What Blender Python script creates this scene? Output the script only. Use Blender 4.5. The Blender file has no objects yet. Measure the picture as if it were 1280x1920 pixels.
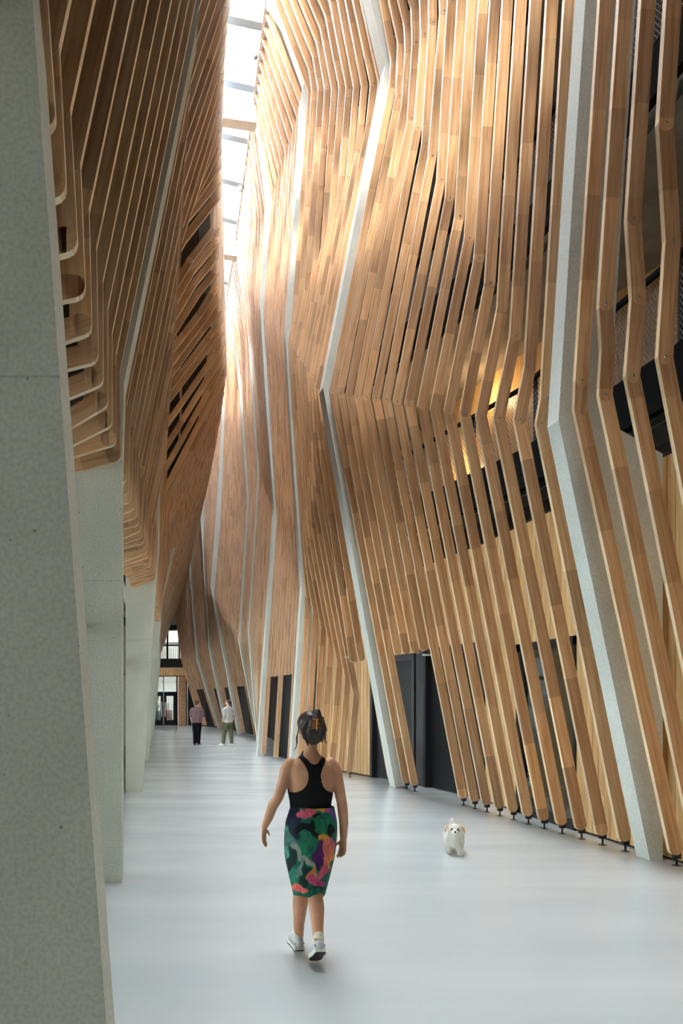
import bpy, bmesh, math, random
from mathutils import Vector, Matrix, noise

random.seed(7)
scene = bpy.context.scene
C = scene.collection

# ------------------------------------------------------------------ camera
F, VX, VY, EYE = 1300.0, 300.0, 1312.0, 1.758       # focal length in px, vanishing point, eye height
cam_d = bpy.data.cameras.new('camera')
cam = bpy.data.objects.new('camera', cam_d); C.objects.link(cam)
cam.location = (0, 0, EYE); cam.rotation_euler = (math.pi/2, 0, 0)
cam_d.sensor_fit = 'VERTICAL'; cam_d.sensor_height = 36; cam_d.sensor_width = 24
cam_d.lens = 36*F/1920
cam_d.shift_x = (640-VX)/1920; cam_d.shift_y = (VY-960)/1920
cam_d.clip_start = .05; cam_d.clip_end = 400
scene.camera = cam

# ------------------------------------------------------------------ sky, sun, exposure
world = bpy.data.worlds.new('sky'); scene.world = world; world.use_nodes = True
wn = world.node_tree.nodes
wn['Background'].inputs[0].default_value = (.92, .96, 1, 1)
wn['Background'].inputs[1].default_value = 31.0
sun_d = bpy.data.lights.new('sun', 'SUN'); sun_d.energy = 3.2; sun_d.angle = math.radians(3); sun_d.color = (1, .95, .86)
sun = bpy.data.objects.new('sun', sun_d); C.objects.link(sun)
sun.rotation_euler = Vector((.30, .5, -1)).to_track_quat('-Z', 'Y').to_euler()
sun.location = (0, 10, 40)
# daylight openings that the sky light comes through
por_d = bpy.data.lights.new('skylight_portal', 'AREA'); por_d.shape = 'RECTANGLE'
por_d.size = 3.6; por_d.size_y = 45; por_d.cycles.is_portal = True
por = bpy.data.objects.new('skylight_portal', por_d); C.objects.link(por); por.location = (1.7, 25, 20.9)
po2_d = bpy.data.lights.new('entrance_portal', 'AREA'); po2_d.shape = 'RECTANGLE'
po2_d.size = 7; po2_d.size_y = 3.7; po2_d.cycles.is_portal = True
po2 = bpy.data.objects.new('entrance_portal', po2_d); C.objects.link(po2); po2.location = (2.5, -13.9, 1.95); po2.rotation_euler = (math.pi/2, 0, 0)
po3_d = bpy.data.lights.new('side_portal', 'AREA'); po3_d.shape = 'RECTANGLE'
po3_d.size = 4; po3_d.size_y = 45; po3_d.cycles.is_portal = True
po3 = bpy.data.objects.new('side_portal', po3_d); C.objects.link(po3); po3.location = (-8.85, 24, 2); po3.rotation_euler = (0, -math.pi/2, 0)
vs = scene.view_settings
vs.view_transform = 'Standard'; vs.look = 'None'; vs.gamma = 1; vs.use_curve_mapping = False
vs.exposure = 1.32
cy = scene.cycles
cy.use_denoising = True; cy.max_bounces = 10; cy.diffuse_bounces = 7; cy.glossy_bounces = 4
cy.transparent_max_bounces = 16; cy.sample_clamp_indirect = 8
cy.caustics_reflective = False; cy.caustics_refractive = False

# ------------------------------------------------------------------ helpers
def W(px, py, d):
    """A pixel of the photograph at distance d from the camera plane."""
    return Vector(((px-VX)*d/F, d, EYE+(VY-py)*d/F))

def link(o, parent=None):
    C.objects.link(o)
    if parent is not None: o.parent = parent
    return o
def tag(o, label=None, cat=None, group=None, kind=None):
    if label: o['label'] = label
    if cat: o['category'] = cat
    if group: o['group'] = group
    if kind: o['kind'] = kind
    return o
def empty(name, loc=(0, 0, 0), parent=None, rz=0):
    o = bpy.data.objects.new(name, None); link(o, parent)
    o.location = loc; o.rotation_euler = (0, 0, rz); o.empty_display_size = .1
    return o
def mesh_obj(name, verts, faces, mat, parent=None, smooth=False):
    me = bpy.data.meshes.new(name); me.from_pydata([tuple(v) for v in verts], [], faces); me.update()
    if mat: me.materials.append(mat)
    if smooth:
        for p in me.polygons: p.use_smooth = True
    return link(bpy.data.objects.new(name, me), parent)
def bm_obj(name, bm, mat, parent=None, smooth=False):
    me = bpy.data.meshes.new(name)
    bmesh.ops.recalc_face_normals(bm, faces=bm.faces[:])
    bm.to_mesh(me); bm.free()
    if mat: me.materials.append(mat)
    if smooth:
        for p in me.polygons: p.use_smooth = True
    return link(bpy.data.objects.new(name, me), parent)
def inst(name, me, parent=None):
    return link(bpy.data.objects.new(name, me), parent)

BOXF = [(0, 3, 2, 1), (4, 5, 6, 7), (0, 1, 5, 4), (1, 2, 6, 5), (2, 3, 7, 6), (3, 0, 4, 7)]
def box_vf(x0, x1, y0, y1, z0, z1):
    return [(x0, y0, z0), (x1, y0, z0), (x1, y1, z0), (x0, y1, z0), (x0, y0, z1), (x1, y0, z1), (x1, y1, z1), (x0, y1, z1)], BOXF
def boxes(name, lst, mat, parent=None):
    V, Fc = [], []
    for b in lst:
        v, f = box_vf(*b); n = len(V); V += v; Fc += [tuple(i+n for i in q) for q in f]
    return mesh_obj(name, V, Fc, mat, parent)
def box(name, b, mat, parent=None): return boxes(name, [b], mat, parent)
def prism(name, poly_xz, y0, y1, mat, parent=None):
    """A flat outline in the XZ plane given thickness along Y."""
    n = len(poly_xz)
    V = [(x, y0, z) for x, z in poly_xz]+[(x, y1, z) for x, z in poly_xz]
    Fc = [tuple(range(n)), tuple(range(2*n-1, n-1, -1))]+[(i, i+n, (i+1) % n+n, (i+1) % n) for i in range(n)]
    bm = bmesh.new()
    vs_ = [bm.verts.new(v) for v in V]
    for f in Fc: bm.faces.new([vs_[i] for i in f])
    bm.normal_update()
    bmesh.ops.triangulate(bm, faces=[f for f in bm.faces if len(f.verts) > 4], ngon_method='EAR_CLIP')
    return bm_obj(name, bm, mat, parent)

# ------------------------------------------------------------------ materials
def lin(r, g, b):
    f = lambda c: (c/255/12.92 if c/255 <= .04045 else ((c/255+.055)/1.055)**2.4)
    return (f(r), f(g), f(b), 1)
def mat(name, col=(.5, .5, .5, 1), rough=.6, metal=0, spec=.4):
    m = bpy.data.materials.new(name); m.use_nodes = True
    b = m.node_tree.nodes['Principled BSDF']
    b.inputs['Base Color'].default_value = col; b.inputs['Roughness'].default_value = rough
    b.inputs['Metallic'].default_value = metal; b.inputs['Specular IOR Level'].default_value = spec
    return m, m.node_tree, b
def N(nt, typ, **kw):
    n = nt.nodes.new(typ)
    for k, v in kw.items(): setattr(n, k, v)
    return n
def ramp(nt, src, stops):
    r = N(nt, 'ShaderNodeValToRGB'); e = r.color_ramp.elements
    while len(e) < len(stops): e.new(.5)
    for i, (p, c) in enumerate(stops): e[i].position = p; e[i].color = c
    nt.links.new(src, r.inputs[0]); return r
def mapped(nt, scale, coord='Object', rot=(0, 0, 0)):
    t = N(nt, 'ShaderNodeTexCoord'); mp = N(nt, 'ShaderNodeMapping')
    mp.inputs['Scale'].default_value = scale; mp.inputs['Rotation'].default_value = rot
    nt.links.new(t.outputs[coord], mp.inputs[0]); return mp.outputs[0]
def mixc(nt, fac, a, b, mode='MIX'):
    m = N(nt, 'ShaderNodeMix'); m.data_type = 'RGBA'; m.blend_type = mode
    for sock, v in ((0, fac), (6, a), (7, b)):
        if isinstance(v, (float, int, tuple)): m.inputs[sock].default_value = v
        else: nt.links.new(v, m.inputs[sock])
    return m.outputs[2]
def bump(nt, b, src, strength=.2, dist=.01):
    n = N(nt, 'ShaderNodeBump'); n.inputs['Strength'].default_value = strength; n.inputs['Distance'].default_value = dist
    nt.links.new(src, n.inputs['Height']); nt.links.new(n.outputs[0], b.inputs['Normal'])

def timber(name, axis, base, dark, light, block=.9, rough=.42):
    """Finger-jointed fir: lamella blocks along the board, streaky grain, a few knots. axis = length axis of the mesh."""
    m, nt, b = mat(name, rough=rough, spec=.5)
    b.inputs['Coat Weight'].default_value = .35; b.inputs['Coat Roughness'].default_value = .3
    L = nt.links
    info = N(nt, 'ShaderNodeObjectInfo')
    tc = N(nt, 'ShaderNodeTexCoord')
    off = N(nt, 'ShaderNodeVectorMath', operation='MULTIPLY_ADD')
    cmb = N(nt, 'ShaderNodeCombineXYZ')
    for i in range(3): L.new(info.outputs['Random'], cmb.inputs[i])
    L.new(cmb.outputs[0], off.inputs[0]); off.inputs[1].default_value = (37, 53, 71); L.new(tc.outputs['Object'], off.inputs[2])
    def mp(scale):
        q = N(nt, 'ShaderNodeMapping'); q.inputs['Scale'].default_value = scale
        L.new(off.outputs[0], q.inputs[0]); return q.outputs[0]
    def ax(l, w, t):
        return {'X': (l, w, t), 'Z': (w, t, l)}[axis]
    br = N(nt, 'ShaderNodeTexWhiteNoise'); br.noise_dimensions = '3D'
    fl = N(nt, 'ShaderNodeVectorMath', operation='FLOOR')
    L.new(mp(ax(1/block, .01, .01) if axis == 'X' else ax(1/block, 3.0, 2.86)), fl.inputs[0]); L.new(fl.outputs[0], br.inputs['Vector'])
    grain = N(nt, 'ShaderNodeTexNoise'); grain.inputs['Scale'].default_value = 1; grain.inputs['Detail'].default_value = 5
    grain.inputs['Distortion'].default_value = .6
    L.new(mp(ax(1.2, 26, 26)), grain.inputs['Vector'])
    gr = ramp(nt, grain.outputs['Fac'], [(.3, dark), (.5, base), (.72, light)])
    blk = ramp(nt, br.outputs['Value'], [(0, (.74, .71, .70, 1)), (.5, (1, 1, 1, 1)), (1, (1.22, 1.2, 1.13, 1))] if axis == 'X' else [(0, (.86, .84, .83, 1)), (.5, (1, 1, 1, 1)), (1, (1.1, 1.09, 1.06, 1))])
    col = mixc(nt, 1.0, gr.outputs[0], blk.outputs[0], 'MULTIPLY')
    kn = N(nt, 'ShaderNodeTexVoronoi'); kn.inputs['Scale'].default_value = 1
    L.new(mp(ax(2.2, 7, 7)), kn.inputs['Vector'])
    kr = ramp(nt, kn.outputs['Distance'], [(0, (.4, .25, .16, 1)), (.035, (.6, .44, .32, 1)), (.06, (1, 1, 1, 1))])
    col = mixc(nt, .5, col, kr.outputs[0], 'MULTIPLY')
    L.new(col, b.inputs['Base Color'])
    bump(nt, b, grain.outputs['Fac'], .06, .004)
    return m

M = {}
M['fir'] = timber('fir_board', 'X', lin(216, 173, 127), lin(193, 143, 98), lin(230, 193, 150))
M['fir_far'] = timber('fir_slat', 'Z', lin(215, 172, 133), lin(192, 143, 104), lin(229, 192, 154))
M['fir_edge'] = timber('fir_edge_grain', 'X', lin(232, 204, 164), lin(214, 178, 130), lin(240, 218, 186))
M['fir_far_edge'] = timber('fir_slat_edge_grain', 'Z', lin(232, 205, 168), lin(214, 180, 136), lin(240, 219, 190))
M['pine'] = timber('pine_plank', 'Z', lin(216, 178, 122), lin(196, 152, 96), lin(230, 198, 146), block=4)
def concrete(name, a, b_, joint=None, pits=True):
    m, nt, b = mat(name, rough=.75, spec=.3)
    n1 = N(nt, 'ShaderNodeTexNoise'); n1.inputs['Scale'].default_value = 1.3; n1.inputs['Detail'].default_value = 8; n1.inputs['Roughness'].default_value = .62
    nt.links.new(mapped(nt, (1, 1, .6)), n1.inputs['Vector'])
    c = ramp(nt, n1.outputs['Fac'], [(.3, a), (.7, b_)]).outputs[0]
    if pits:
        v = N(nt, 'ShaderNodeTexVoronoi'); v.inputs['Scale'].default_value = 9; v.inputs['Randomness'].default_value = 1
        nt.links.new(mapped(nt, (1, 1, 1)), v.inputs['Vector'])
        p = ramp(nt, v.outputs['Distance'], [(0, (.3, .3, .28, 1)), (.05, (.45, .45, .42, 1)), (.075, (1, 1, 1, 1))]).outputs[0]
        c = mixc(nt, .8, c, p, 'MULTIPLY')
    n2 = N(nt, 'ShaderNodeTexNoise'); n2.inputs['Scale'].default_value = 60; n2.inputs['Detail'].default_value = 3
    nt.links.new(mapped(nt, (1, 1, 1)), n2.inputs['Vector'])
    sp = ramp(nt, n2.outputs['Fac'], [(.35, (.88, .88, .87, 1)), (.6, (1.04, 1.04, 1.04, 1))]).outputs[0]
    c = mixc(nt, 1.0, c, sp, 'MULTIPLY')
    if joint:
        w = N(nt, 'ShaderNodeTexCoord'); s = N(nt, 'ShaderNodeSeparateXYZ'); nt.links.new(w.outputs['Object'], s.inputs[0])
        mo = N(nt, 'ShaderNodeMath', operation='PINGPONG'); nt.links.new(s.outputs['Z'], mo.inputs[0]); mo.inputs[1].default_value = joint
        j = ramp(nt, mo.outputs[0], [(0, (.62, .6, .55, 1)), (.006, (1, 1, 1, 1))]).outputs[0]
        c = mixc(nt, .7, c, j, 'MULTIPLY')
    nt.links.new(c, b.inputs['Base Color'])
    bump(nt, b, n2.outputs['Fac'], .05, .003)
    return m
M['concrete'] = concrete('cast_concrete', lin(208, 210, 194), lin(228, 229, 213), joint=1.45)
M['concrete_pale'] = concrete('pale_concrete', lin(204, 208, 200), lin(224, 227, 220), pits=False)
M['soffit'] = concrete('acoustic_soffit', lin(96, 92, 85), lin(132, 126, 116), pits=False)
M['gallery_grey'] = concrete('gallery_grey', lin(74, 68, 60), lin(96, 90, 80), pits=False)
M['black'] = mat('black_paint', lin(26, 27, 29), .45)[0]
M['matt_black'] = mat('matt_black_steel', lin(24, 25, 27), .95, 0, .05)[0]
M['door_black'] = mat('black_door_paint', lin(24, 26, 28), .5, 0, .25)[0]
M['dark_metal'] = mat('dark_steel', lin(40, 42, 46), .45, .3)[0]
M['blue_steel'] = mat('blue_grey_painted_steel', lin(168, 192, 216), .5)[0]
M['white'] = mat('white_paint', lin(235, 237, 238), .5)[0]
M['chrome'] = mat('polished_steel', lin(210, 210, 208), .2, 1)[0]
M['bolt'] = mat('zinc_bolt', lin(178, 178, 178), .35, .85)[0]
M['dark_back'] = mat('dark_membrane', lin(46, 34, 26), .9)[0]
M['plaster'] = mat('white_plaster', lin(214, 212, 206), .8)[0]
def glass_mat(name, tint=(.93, .97, .98, 1), gloss=.12):
    m = bpy.data.materials.new(name); m.use_nodes = True; nt = m.node_tree; nt.nodes.clear()
    o = N(nt, 'ShaderNodeOutputMaterial'); t = N(nt, 'ShaderNodeBsdfTransparent'); g = N(nt, 'ShaderNodeBsdfGlossy')
    g.inputs['Roughness'].default_value = .03; t.inputs[0].default_value = tint
    fr = N(nt, 'ShaderNodeFresnel'); fr.inputs[0].default_value = 1.5
    x = N(nt, 'ShaderNodeMixShader'); ad = N(nt, 'ShaderNodeMath', operation='MULTIPLY_ADD'); ad.inputs[1].default_value = .8; ad.inputs[2].default_value = gloss*.3
    nt.links.new(fr.outputs[0], ad.inputs[0]); nt.links.new(ad.outputs[0], x.inputs[0])
    nt.links.new(t.outputs[0], x.inputs[1]); nt.links.new(g.outputs[0], x.inputs[2]); nt.links.new(x.outputs[0], o.inputs[0])
    return m
M['glass'] = glass_mat('clear_glass')
M['sky_glass'] = glass_mat('skylight_glass', (.98, .99, 1, 1), 0)
def wire_mesh_mat():
    m, nt, b = mat('woven_steel_mesh', lin(112, 116, 120), .8, 0, .1)
    w1 = N(nt, 'ShaderNodeTexWave'); w2 = N(nt, 'ShaderNodeTexWave')
    tc = N(nt, 'ShaderNodeTexCoord')
    for w, r in ((w1, .55), (w2, -.55)):
        q = N(nt, 'ShaderNodeMapping'); q.inputs['Rotation'].default_value = (r, 0, 0)
        nt.links.new(tc.outputs['Object'], q.inputs[0]); nt.links.new(q.outputs[0], w.inputs[0])
        w.bands_direction = 'Y'; w.inputs['Scale'].default_value = 7.0
    mx = N(nt, 'ShaderNodeMath', operation='MAXIMUM'); nt.links.new(w1.outputs['Fac'], mx.inputs[0]); nt.links.new(w2.outputs['Fac'], mx.inputs[1])
    gt = N(nt, 'ShaderNodeMath', operation='GREATER_THAN'); nt.links.new(mx.outputs[0], gt.inputs[0]); gt.inputs[1].default_value = .9
    nt.links.new(gt.outputs[0], b.inputs['Alpha'])
    return m
M['mesh'] = wire_mesh_mat()
def floor_mat():
    m, nt, b = mat('pale_resin_floor', lin(198, 203, 203), .22, 0, .5)
    n1 = N(nt, 'ShaderNodeTexNoise'); n1.inputs['Scale'].default_value = 1; n1.inputs['Detail'].default_value = 4
    nt.links.new(mapped(nt, (.35, 1.3, 1)), n1.inputs['Vector'])
    c = ramp(nt, n1.outputs['Fac'], [(.3, lin(188, 197, 200)), (.7, lin(200, 207, 208))])
    nt.links.new(c.outputs[0], b.inputs['Base Color'])
    r = ramp(nt, n1.outputs['Fac'], [(.3, (.16, .16, .16, 1)), (.7, (.26, .26, .26, 1))])
    nt.links.new(r.outputs[0], b.inputs['Roughness'])
    n2 = N(nt, 'ShaderNodeTexNoise'); n2.inputs['Scale'].default_value = 1; n2.inputs['Detail'].default_value = 2
    nt.links.new(mapped(nt, (.9, 5.5, 1)), n2.inputs['Vector'])
    bump(nt, b, n2.outputs['Fac'], .1, .008)
    return m
M['floor'] = floor_mat()

# ------------------------------------------------------------------ folded slat walls
SW, ST = .138, .06        # slat depth and thickness
def interp(tab, d):
    """tab: sorted list of (d, X, Z). None outside its span."""
    if d < tab[0][0]-1e-6 or d > tab[-1][0]+1e-6: return None
    for a, b in zip(tab, tab[1:]):
        if d <= b[0]+1e-6:
            k = (d-a[0])/(b[0]-a[0]) if b[0] > a[0] else 0
            return (a[1]+(b[1]-a[1])*k, a[2]+(b[2]-a[2])*k)
    return (tab[-1][1], tab[-1][2])
def pxt(*pts):
    out = []
    for p in pts:
        if p[0] == 'w': out.append(p[1:])
        else:
            w = W(p[1], p[2], p[0]); out.append((p[0], w.x, w.z))
    return sorted(out)

f_ = lambda i: 7.7+.35*i
g_ = lambda i: 14.0+.35*i
RIGHT = [
 # skylight edge
 pxt(('w', -8, 2.75, 20.1), ('w', 14, 2.75, 20.1), ('w', 18.2, 2.8, 20.1), ('w', 21.7, 2.9, 20.1), ('w', 28.2, 3.05, 20.1), ('w', 46.2, 3.05, 20.1)),
 # F8
 pxt(('w', -8, 4.7, 15.6), ('w', 7.7, 4.7, 15.6), (12.6, 752, -45), (13.65, 704, -40), (14, 680, -45), (14.35, 664, -50), (14.7, 650, -50), (15.05, 638, -45), (15.4, 627, -25), (15.75, 617, 2), (16.1, 609, 29), (16.45, 600, 54), (16.8, 593, 81), (17.15, 586, 107), (17.5, 579, 132)),
 # F3
 pxt(('w', -8, 4.86, 13.8), ('w', 7.7, 4.86, 13.8), (12.6, 770, 16), (12.95, 757, 49), (13.3, 745, 81), (13.65, 732, 114), (14, 722, 135), (14.35, 709, 154), (14.7, 694, 159), (15.05, 677, 160), (15.4, 662, 162), (15.75, 648, 164), (16.1, 635, 164), (16.45, 621, 165), (16.8, 608, 166), (17.15, 596, 168), (17.5, 584, 170), (17.85, 577, 172), (18.2, 571, 176),
     (18.55, 562, 197), (18.9, 556, 220), (19.2, 550, 240), (19.5, 544, 260), (19.8, 537, 277), (20.1, 531, 296), (20.4, 527, 317), (20.7, 521, 332), (21, 515, 350), (21.35, 509, 366), (21.7, 502, 387), (22.4, 490, 402), (23.1, 479, 416), (24, 469, 424), (25, 461, 436), (26, 454, 446)),
 # F6
 pxt(('w', -8, 4.86, 12.5), ('w', 7.7, 4.86, 12.5), (10.85, 858, -20), (11.2, 838, 3), (11.55, 824, 22), (11.9, 803, 43), (12.25, 788, 65), (12.6, 772, 81), (12.95, 759, 96), (13.3, 746, 110)),
 # F7
 pxt((f_(17), 729, 160), (f_(16), 741, 180), (f_(15), 752, 197), (f_(14), 763, 220), (f_(13), 775, 240), (f_(12), 790, 270), (f_(11), 802, 292), (f_(10), 818, 337), (f_(9), 834, 371), (f_(8), 852, 405), (f_(7), 870, 445), (f_(6), 888, 484), (f_(5), 908, 530), (f_(4), 931, 577), (f_(3), 955, 630), (f_(2), 982, 686), (f_(1), 1012, 747)),
 # F14, F15 right of the nearest column
 pxt((7.35, 1076, 714), (7.0, 1125, 657), (6.65, 1181, 560), (6.3, 1244, 455), (5.95, 1318, 330)),
 pxt((7.0, 1120, 572), (6.65, 1172, 412), (6.3, 1231, 235), (5.95, 1296, 40)),
 # F5
 pxt((14.35, 704, 190), (14.7, 686, 232), (15.05, 666, 282), (15.4, 648, 332), (15.75, 631, 377), (16.1, 615, 420), (16.45, 601, 464), (16.8, 585, 504), (17.15, 571, 542), (17.5, 558, 577), (17.85, 546, 607)),
 # F1 the main crease
 pxt(('w', -8, 4.2, 4.8), ('w', 4.9, 4.45, 4.8), (5.95, 1296, 635), (6.3, 1230, 672), (6.65, 1170, 707), (7.0, 1120, 742), (7.35, 1074, 770), (7.7, 1037, 794), (f_(1), 1003, 795), (f_(2), 962, 787), (f_(3), 924, 784), (f_(4), 891, 780), (f_(5), 861, 775), (f_(6), 832, 770), (f_(7), 806, 766), (f_(8), 782, 761), (f_(9), 758, 757), (f_(10), 736, 753), (f_(11), 716, 750), (f_(12), 697, 747), (f_(13), 679, 745), (f_(14), 663, 742), (f_(15), 647, 740), (f_(16), 631, 736), (f_(17), 617, 734), (14, 606, 732),
     (14.35, 599, 734), (14.7, 592, 725), (15.05, 586, 714), (15.4, 580, 704), (15.75, 573, 694), (16.1, 567, 682), (16.45, 562, 674), (16.8, 556, 664), (17.15, 550, 656), (17.5, 545, 647), (17.85, 540, 642), (18.2, 536, 639), (19.8, 516, 615), (20.7, 504, 599), (21.7, 489, 578), (22.7, 479, 555), (23.6, 470, 539), (24.6, 464, 520), (27.2, 449, 500)),
 # F16
 pxt((24.6, 474, 630), (28.2, 469, 650), (31.9, 450, 715), (35.4, 418, 785), (38.9, 384, 850), ('w', 46.2, .95, 15.5)),
 # F9
 pxt((14.7, 602, 803), (15.05, 596, 838), (15.4, 592, 876), (15.75, 587, 910), (16.1, 584, 944), (16.45, 580, 975), (16.8, 578, 1007), (17.15, 575, 1035), (17.5, 572, 1062)),
 # F2
 pxt((15.4, 677, 1338), (15.75, 662, 1305), (16.1, 646, 1271), (16.45, 631, 1239), (16.8, 615, 1203), (17.15, 601, 1174), (17.5, 586, 1146), (17.85, 572, 1117), (18.2, 566, 1100), (18.9, 551, 1067), (19.6, 542, 1036), (20.2, 534, 1014), (20.9, 525, 986), (21.7, 515, 954), (28.2, 485.5, 895), (31.9, 465, 947), (35.4, 407, 990), (38.9, 379, 1010), (42.4, 356, 1060), (46.2, 322, 1100)),
 # F11
 pxt((24.0, 484, 1205), (28.2, 467, 1184), (31.9, 449, 1200), (35.4, 396, 1102), (38.9, 386, 1120), (42.4, 362, 1150), (46.2, 326, 1160)),
 # F10
 pxt((35.4, 422, 1236), (38.9, 393, 1214), (42.4, 369, 1234), (46.2, 338, 1243)),
 # foot
 pxt(('w', -8, 5.45, .1), ('w', 7.35, 5.4, .1), ('w', 7.7, 5.36, .1), ('w', 8.05, 5.325, .1), ('w', 9.45, 5.16, .1), ('w', 11.55, 4.98, .1), ('w', 13.65, 4.78, .1), ('w', 14.35, 4.72, .1), ('w', 15.75, 4.22, .1), ('w', 16.45, 4.0, .1), ('w', 17.15, 3.73, .1), ('w', 18.2, 3.44, .1), ('w', 21.7, 3.08, .1), ('w', 24, 3.35, .1), ('w', 28.2, 4.0, .1), ('w', 31.9, 4.5, .1), ('w', 35.4, 4.03, .1), ('w', 38.9, 3.74, .1), ('w', 42.4, 3.59, .1), ('w', 46.2, 2.5, .1)),
]
LEFT = [
 pxt(('w', -8, .95, 20.1), ('w', 9.6, 1.05, 20.1), ('w', 13.8, 1.2, 20.1), ('w', 18, 1.5, 20.1), ('w', 21.7, 1.75, 20.1), ('w', 28, 2.1, 20.1), ('w', 46.6, 2.1, 20.1)),
 # Fb
 pxt(('w', -8, .85, 11.8), ('w', 2.6, .85, 11.8), ('w', 6.8, .9, 11.6), ('w', 8.2, .93, 11.45), *[(9.6+.35*i, x, y) for i, (x, y) in enumerate([(431, 18), (426, 61), (423, 100), (421, 137), (419, 174), (418, 211), (417, 246), (415.5, 281), (414.5, 313), (414, 342), (413, 372), (412, 399), (411, 428), (411, 456), (410, 485), (411, 511), (413, 536), (414.5, 559), (416, 582), (418, 604), (419, 625), (421, 646), (421.6, 667), (424, 684), (425, 704)])],
     ('w', 20, 1.72, 9.6), ('w', 24, 1.72, 9.46), ('w', 46.6, 1.72, 9.46)),
 # Ft
 pxt((12.4, 337, 425), (12.75, 341, 432), (13.1, 349, 455), (13.45, 355, 475), (13.8, 361, 493), (14.15, 364, 514), (14.5, 370, 534), (14.85, 377, 552), (15.2, 379, 592), (15.55, 383, 607), (15.9, 385, 621), (16.25, 396, 634), (16.6, 400, 647), (16.95, 408, 667), (17.3, 412, 686), (17.65, 417, 697)),
 # CF
 pxt(('w', -8, .42, 9.9), ('w', 6.8, .43, 9.8), ('w', 8.2, .416, 9.79), ('w', 9.95, .352, 9.46), ('w', 11.3, .37, 9.2), ('w', 12.4, .05, 9.65), ('w', 12.75, -.02, 9.6), ('w', 14.9, .1, 9.2), ('w', 16.6, .15, 8.75), ('w', 18, .2, 7.2), ('w', 20, .43, 6.16), ('w', 24, .5, 6.1), ('w', 46.6, .5, 6.1)),
 # LF
 pxt(('w', -8, .42, 9.2), ('w', 2.6, .42, 9.2), ('w', 4.7, .42, 8.9), ('w', 6.8, .34, 8.25), ('w', 7.15, .31, 8.05), ('w', 8.55, .21, 7.1), ('w', 10.3, .15, 6.35), ('w', 12, .09, 5.65)),
 # LK
 pxt(('w', -8, -.49, 4.85), ('w', 2.95, -.485, 4.85), ('w', 3.65, -.47, 4.85), ('w', 5.05, -.417, 4.8), ('w', 6.8, -.365, 4.8), ('w', 8.55, -.263, 4.76), ('w', 9.8, -.204, 4.75), ('w', 11, -.152, 4.75), ('w', 12.15, -.085, 4.75), ('w', 13.4, -.03, 4.75), ('w', 20, .06, 4.7), ('w', 46.6, .05, 4.7)),
 # LB bottom
 pxt(('w', -8, -.45, 4.06), *[('w', 6.45-.35*i, (x-300)*(6.45-.35*i)/F, EYE+(1312-y)*(6.45-.35*i)/F) for i, (x, y) in enumerate([(227, 868), (218, 838), (211, 805), (202, 770), (194, 728), (185, 684), (173, 632), (161, 562), (147, 478), (126, 378), (107, 250)])], ('w', 6.8, -.366, 3.97), ('w', 9.5, -.25, 3.98), ('w', 13.4, -.08, 4.0), ('w', 20, .0, 3.98), ('w', 46.6, .0, 3.9)),
]
def fin_line(folds, d, zcut=None):
    pts = [interp(t, d) for t in folds]
    pts = sorted([p for p in pts if p], key=lambda p: -p[1])
    out = [pts[0]]
    for p in pts[1:-1]:                         # drop folds that nearly coincide
        if math.hypot(p[0]-out[-1][0], p[1]-out[-1][1]) < .3: continue
        if math.hypot(p[0]-pts[-1][0], p[1]-pts[-1][1]) < .3: continue
        out.append(p)
    out.append(pts[-1])
    # drop folds without a real bend
    i = 1
    while i < len(out)-1:
        a = math.atan2(out[i][0]-out[i-1][0], out[i][1]-out[i-1][1]); b = math.atan2(out[i+1][0]-out[i][0], out[i+1][1]-out[i][1])
        da = (a-b+math.pi) % (2*math.pi)-math.pi
        if abs(da) < math.radians(.7): out.pop(i)
        else: i += 1
    if zcut is not None:
        cut = []
        for a, b in zip(out, out[1:]):
            cut.append(a)
            if b[1] <= zcut:
                k = (a[1]-zcut)/(a[1]-b[1]); cut.append((a[0]+(b[0]-a[0])*k, zcut)); break
        out = cut
    return out
def offset(line, dist):
    """Move a polyline sideways by dist (positive: +X when it runs downwards)."""
    nrm = []
    for a, b in zip(line, line[1:]):
        dx, dz = b[0]-a[0], b[1]-a[1]; l = math.hypot(dx, dz); nrm.append((-dz/l, dx/l))
    res = []
    for i, p in enumerate(line):
        n0 = nrm[max(i-1, 0)]; n1 = nrm[min(i, len(nrm)-1)]
        mx, mz = n0[0]+n1[0], n0[1]+n1[1]; l = math.hypot(mx, mz) or 1; mx /= l; mz /= l
        c = max(.5, mx*n0[0]+mz*n0[1])
        res.append((p[0]+mx*dist/c, p[1]+mz*dist/c))
    return res
_caps = {}
def board_mesh(L, w, t):
    """A plank with two rounded ends, length along X, centred on its two pivots."""
    key = (round(L, 2), round(w, 3), round(t, 4))
    if key in _caps: return _caps[key]
    r = w/2; n = 7; poly = []
    for k in range(n+1): a = -math.pi/2+math.pi*k/n; poly.append((L+r*math.cos(a), r*math.sin(a)))
    for k in range(n+1): a = math.pi/2+math.pi*k/n; poly.append((r*math.cos(a), r*math.sin(a)))
    m = len(poly); bv = .004
    V = [(x, y, -t/2) for x, y in poly]+[(x, y, t/2) for x, y in poly]
    Fc = [tuple(range(m-1, -1, -1)), tuple(range(m, 2*m))]+[(i, (i+1) % m, (i+1) % m+m, i+m) for i in range(m)]
    me = bpy.data.meshes.new('board'); me.from_pydata(V, [], Fc); me.update(); me.materials.append(M['fir']); me.materials.append(M['fir_edge'])
    for p in me.polygons: p.material_index = 0 if p.index < 2 else 1
    _caps[key] = me
    return me
bolt_me = None
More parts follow.
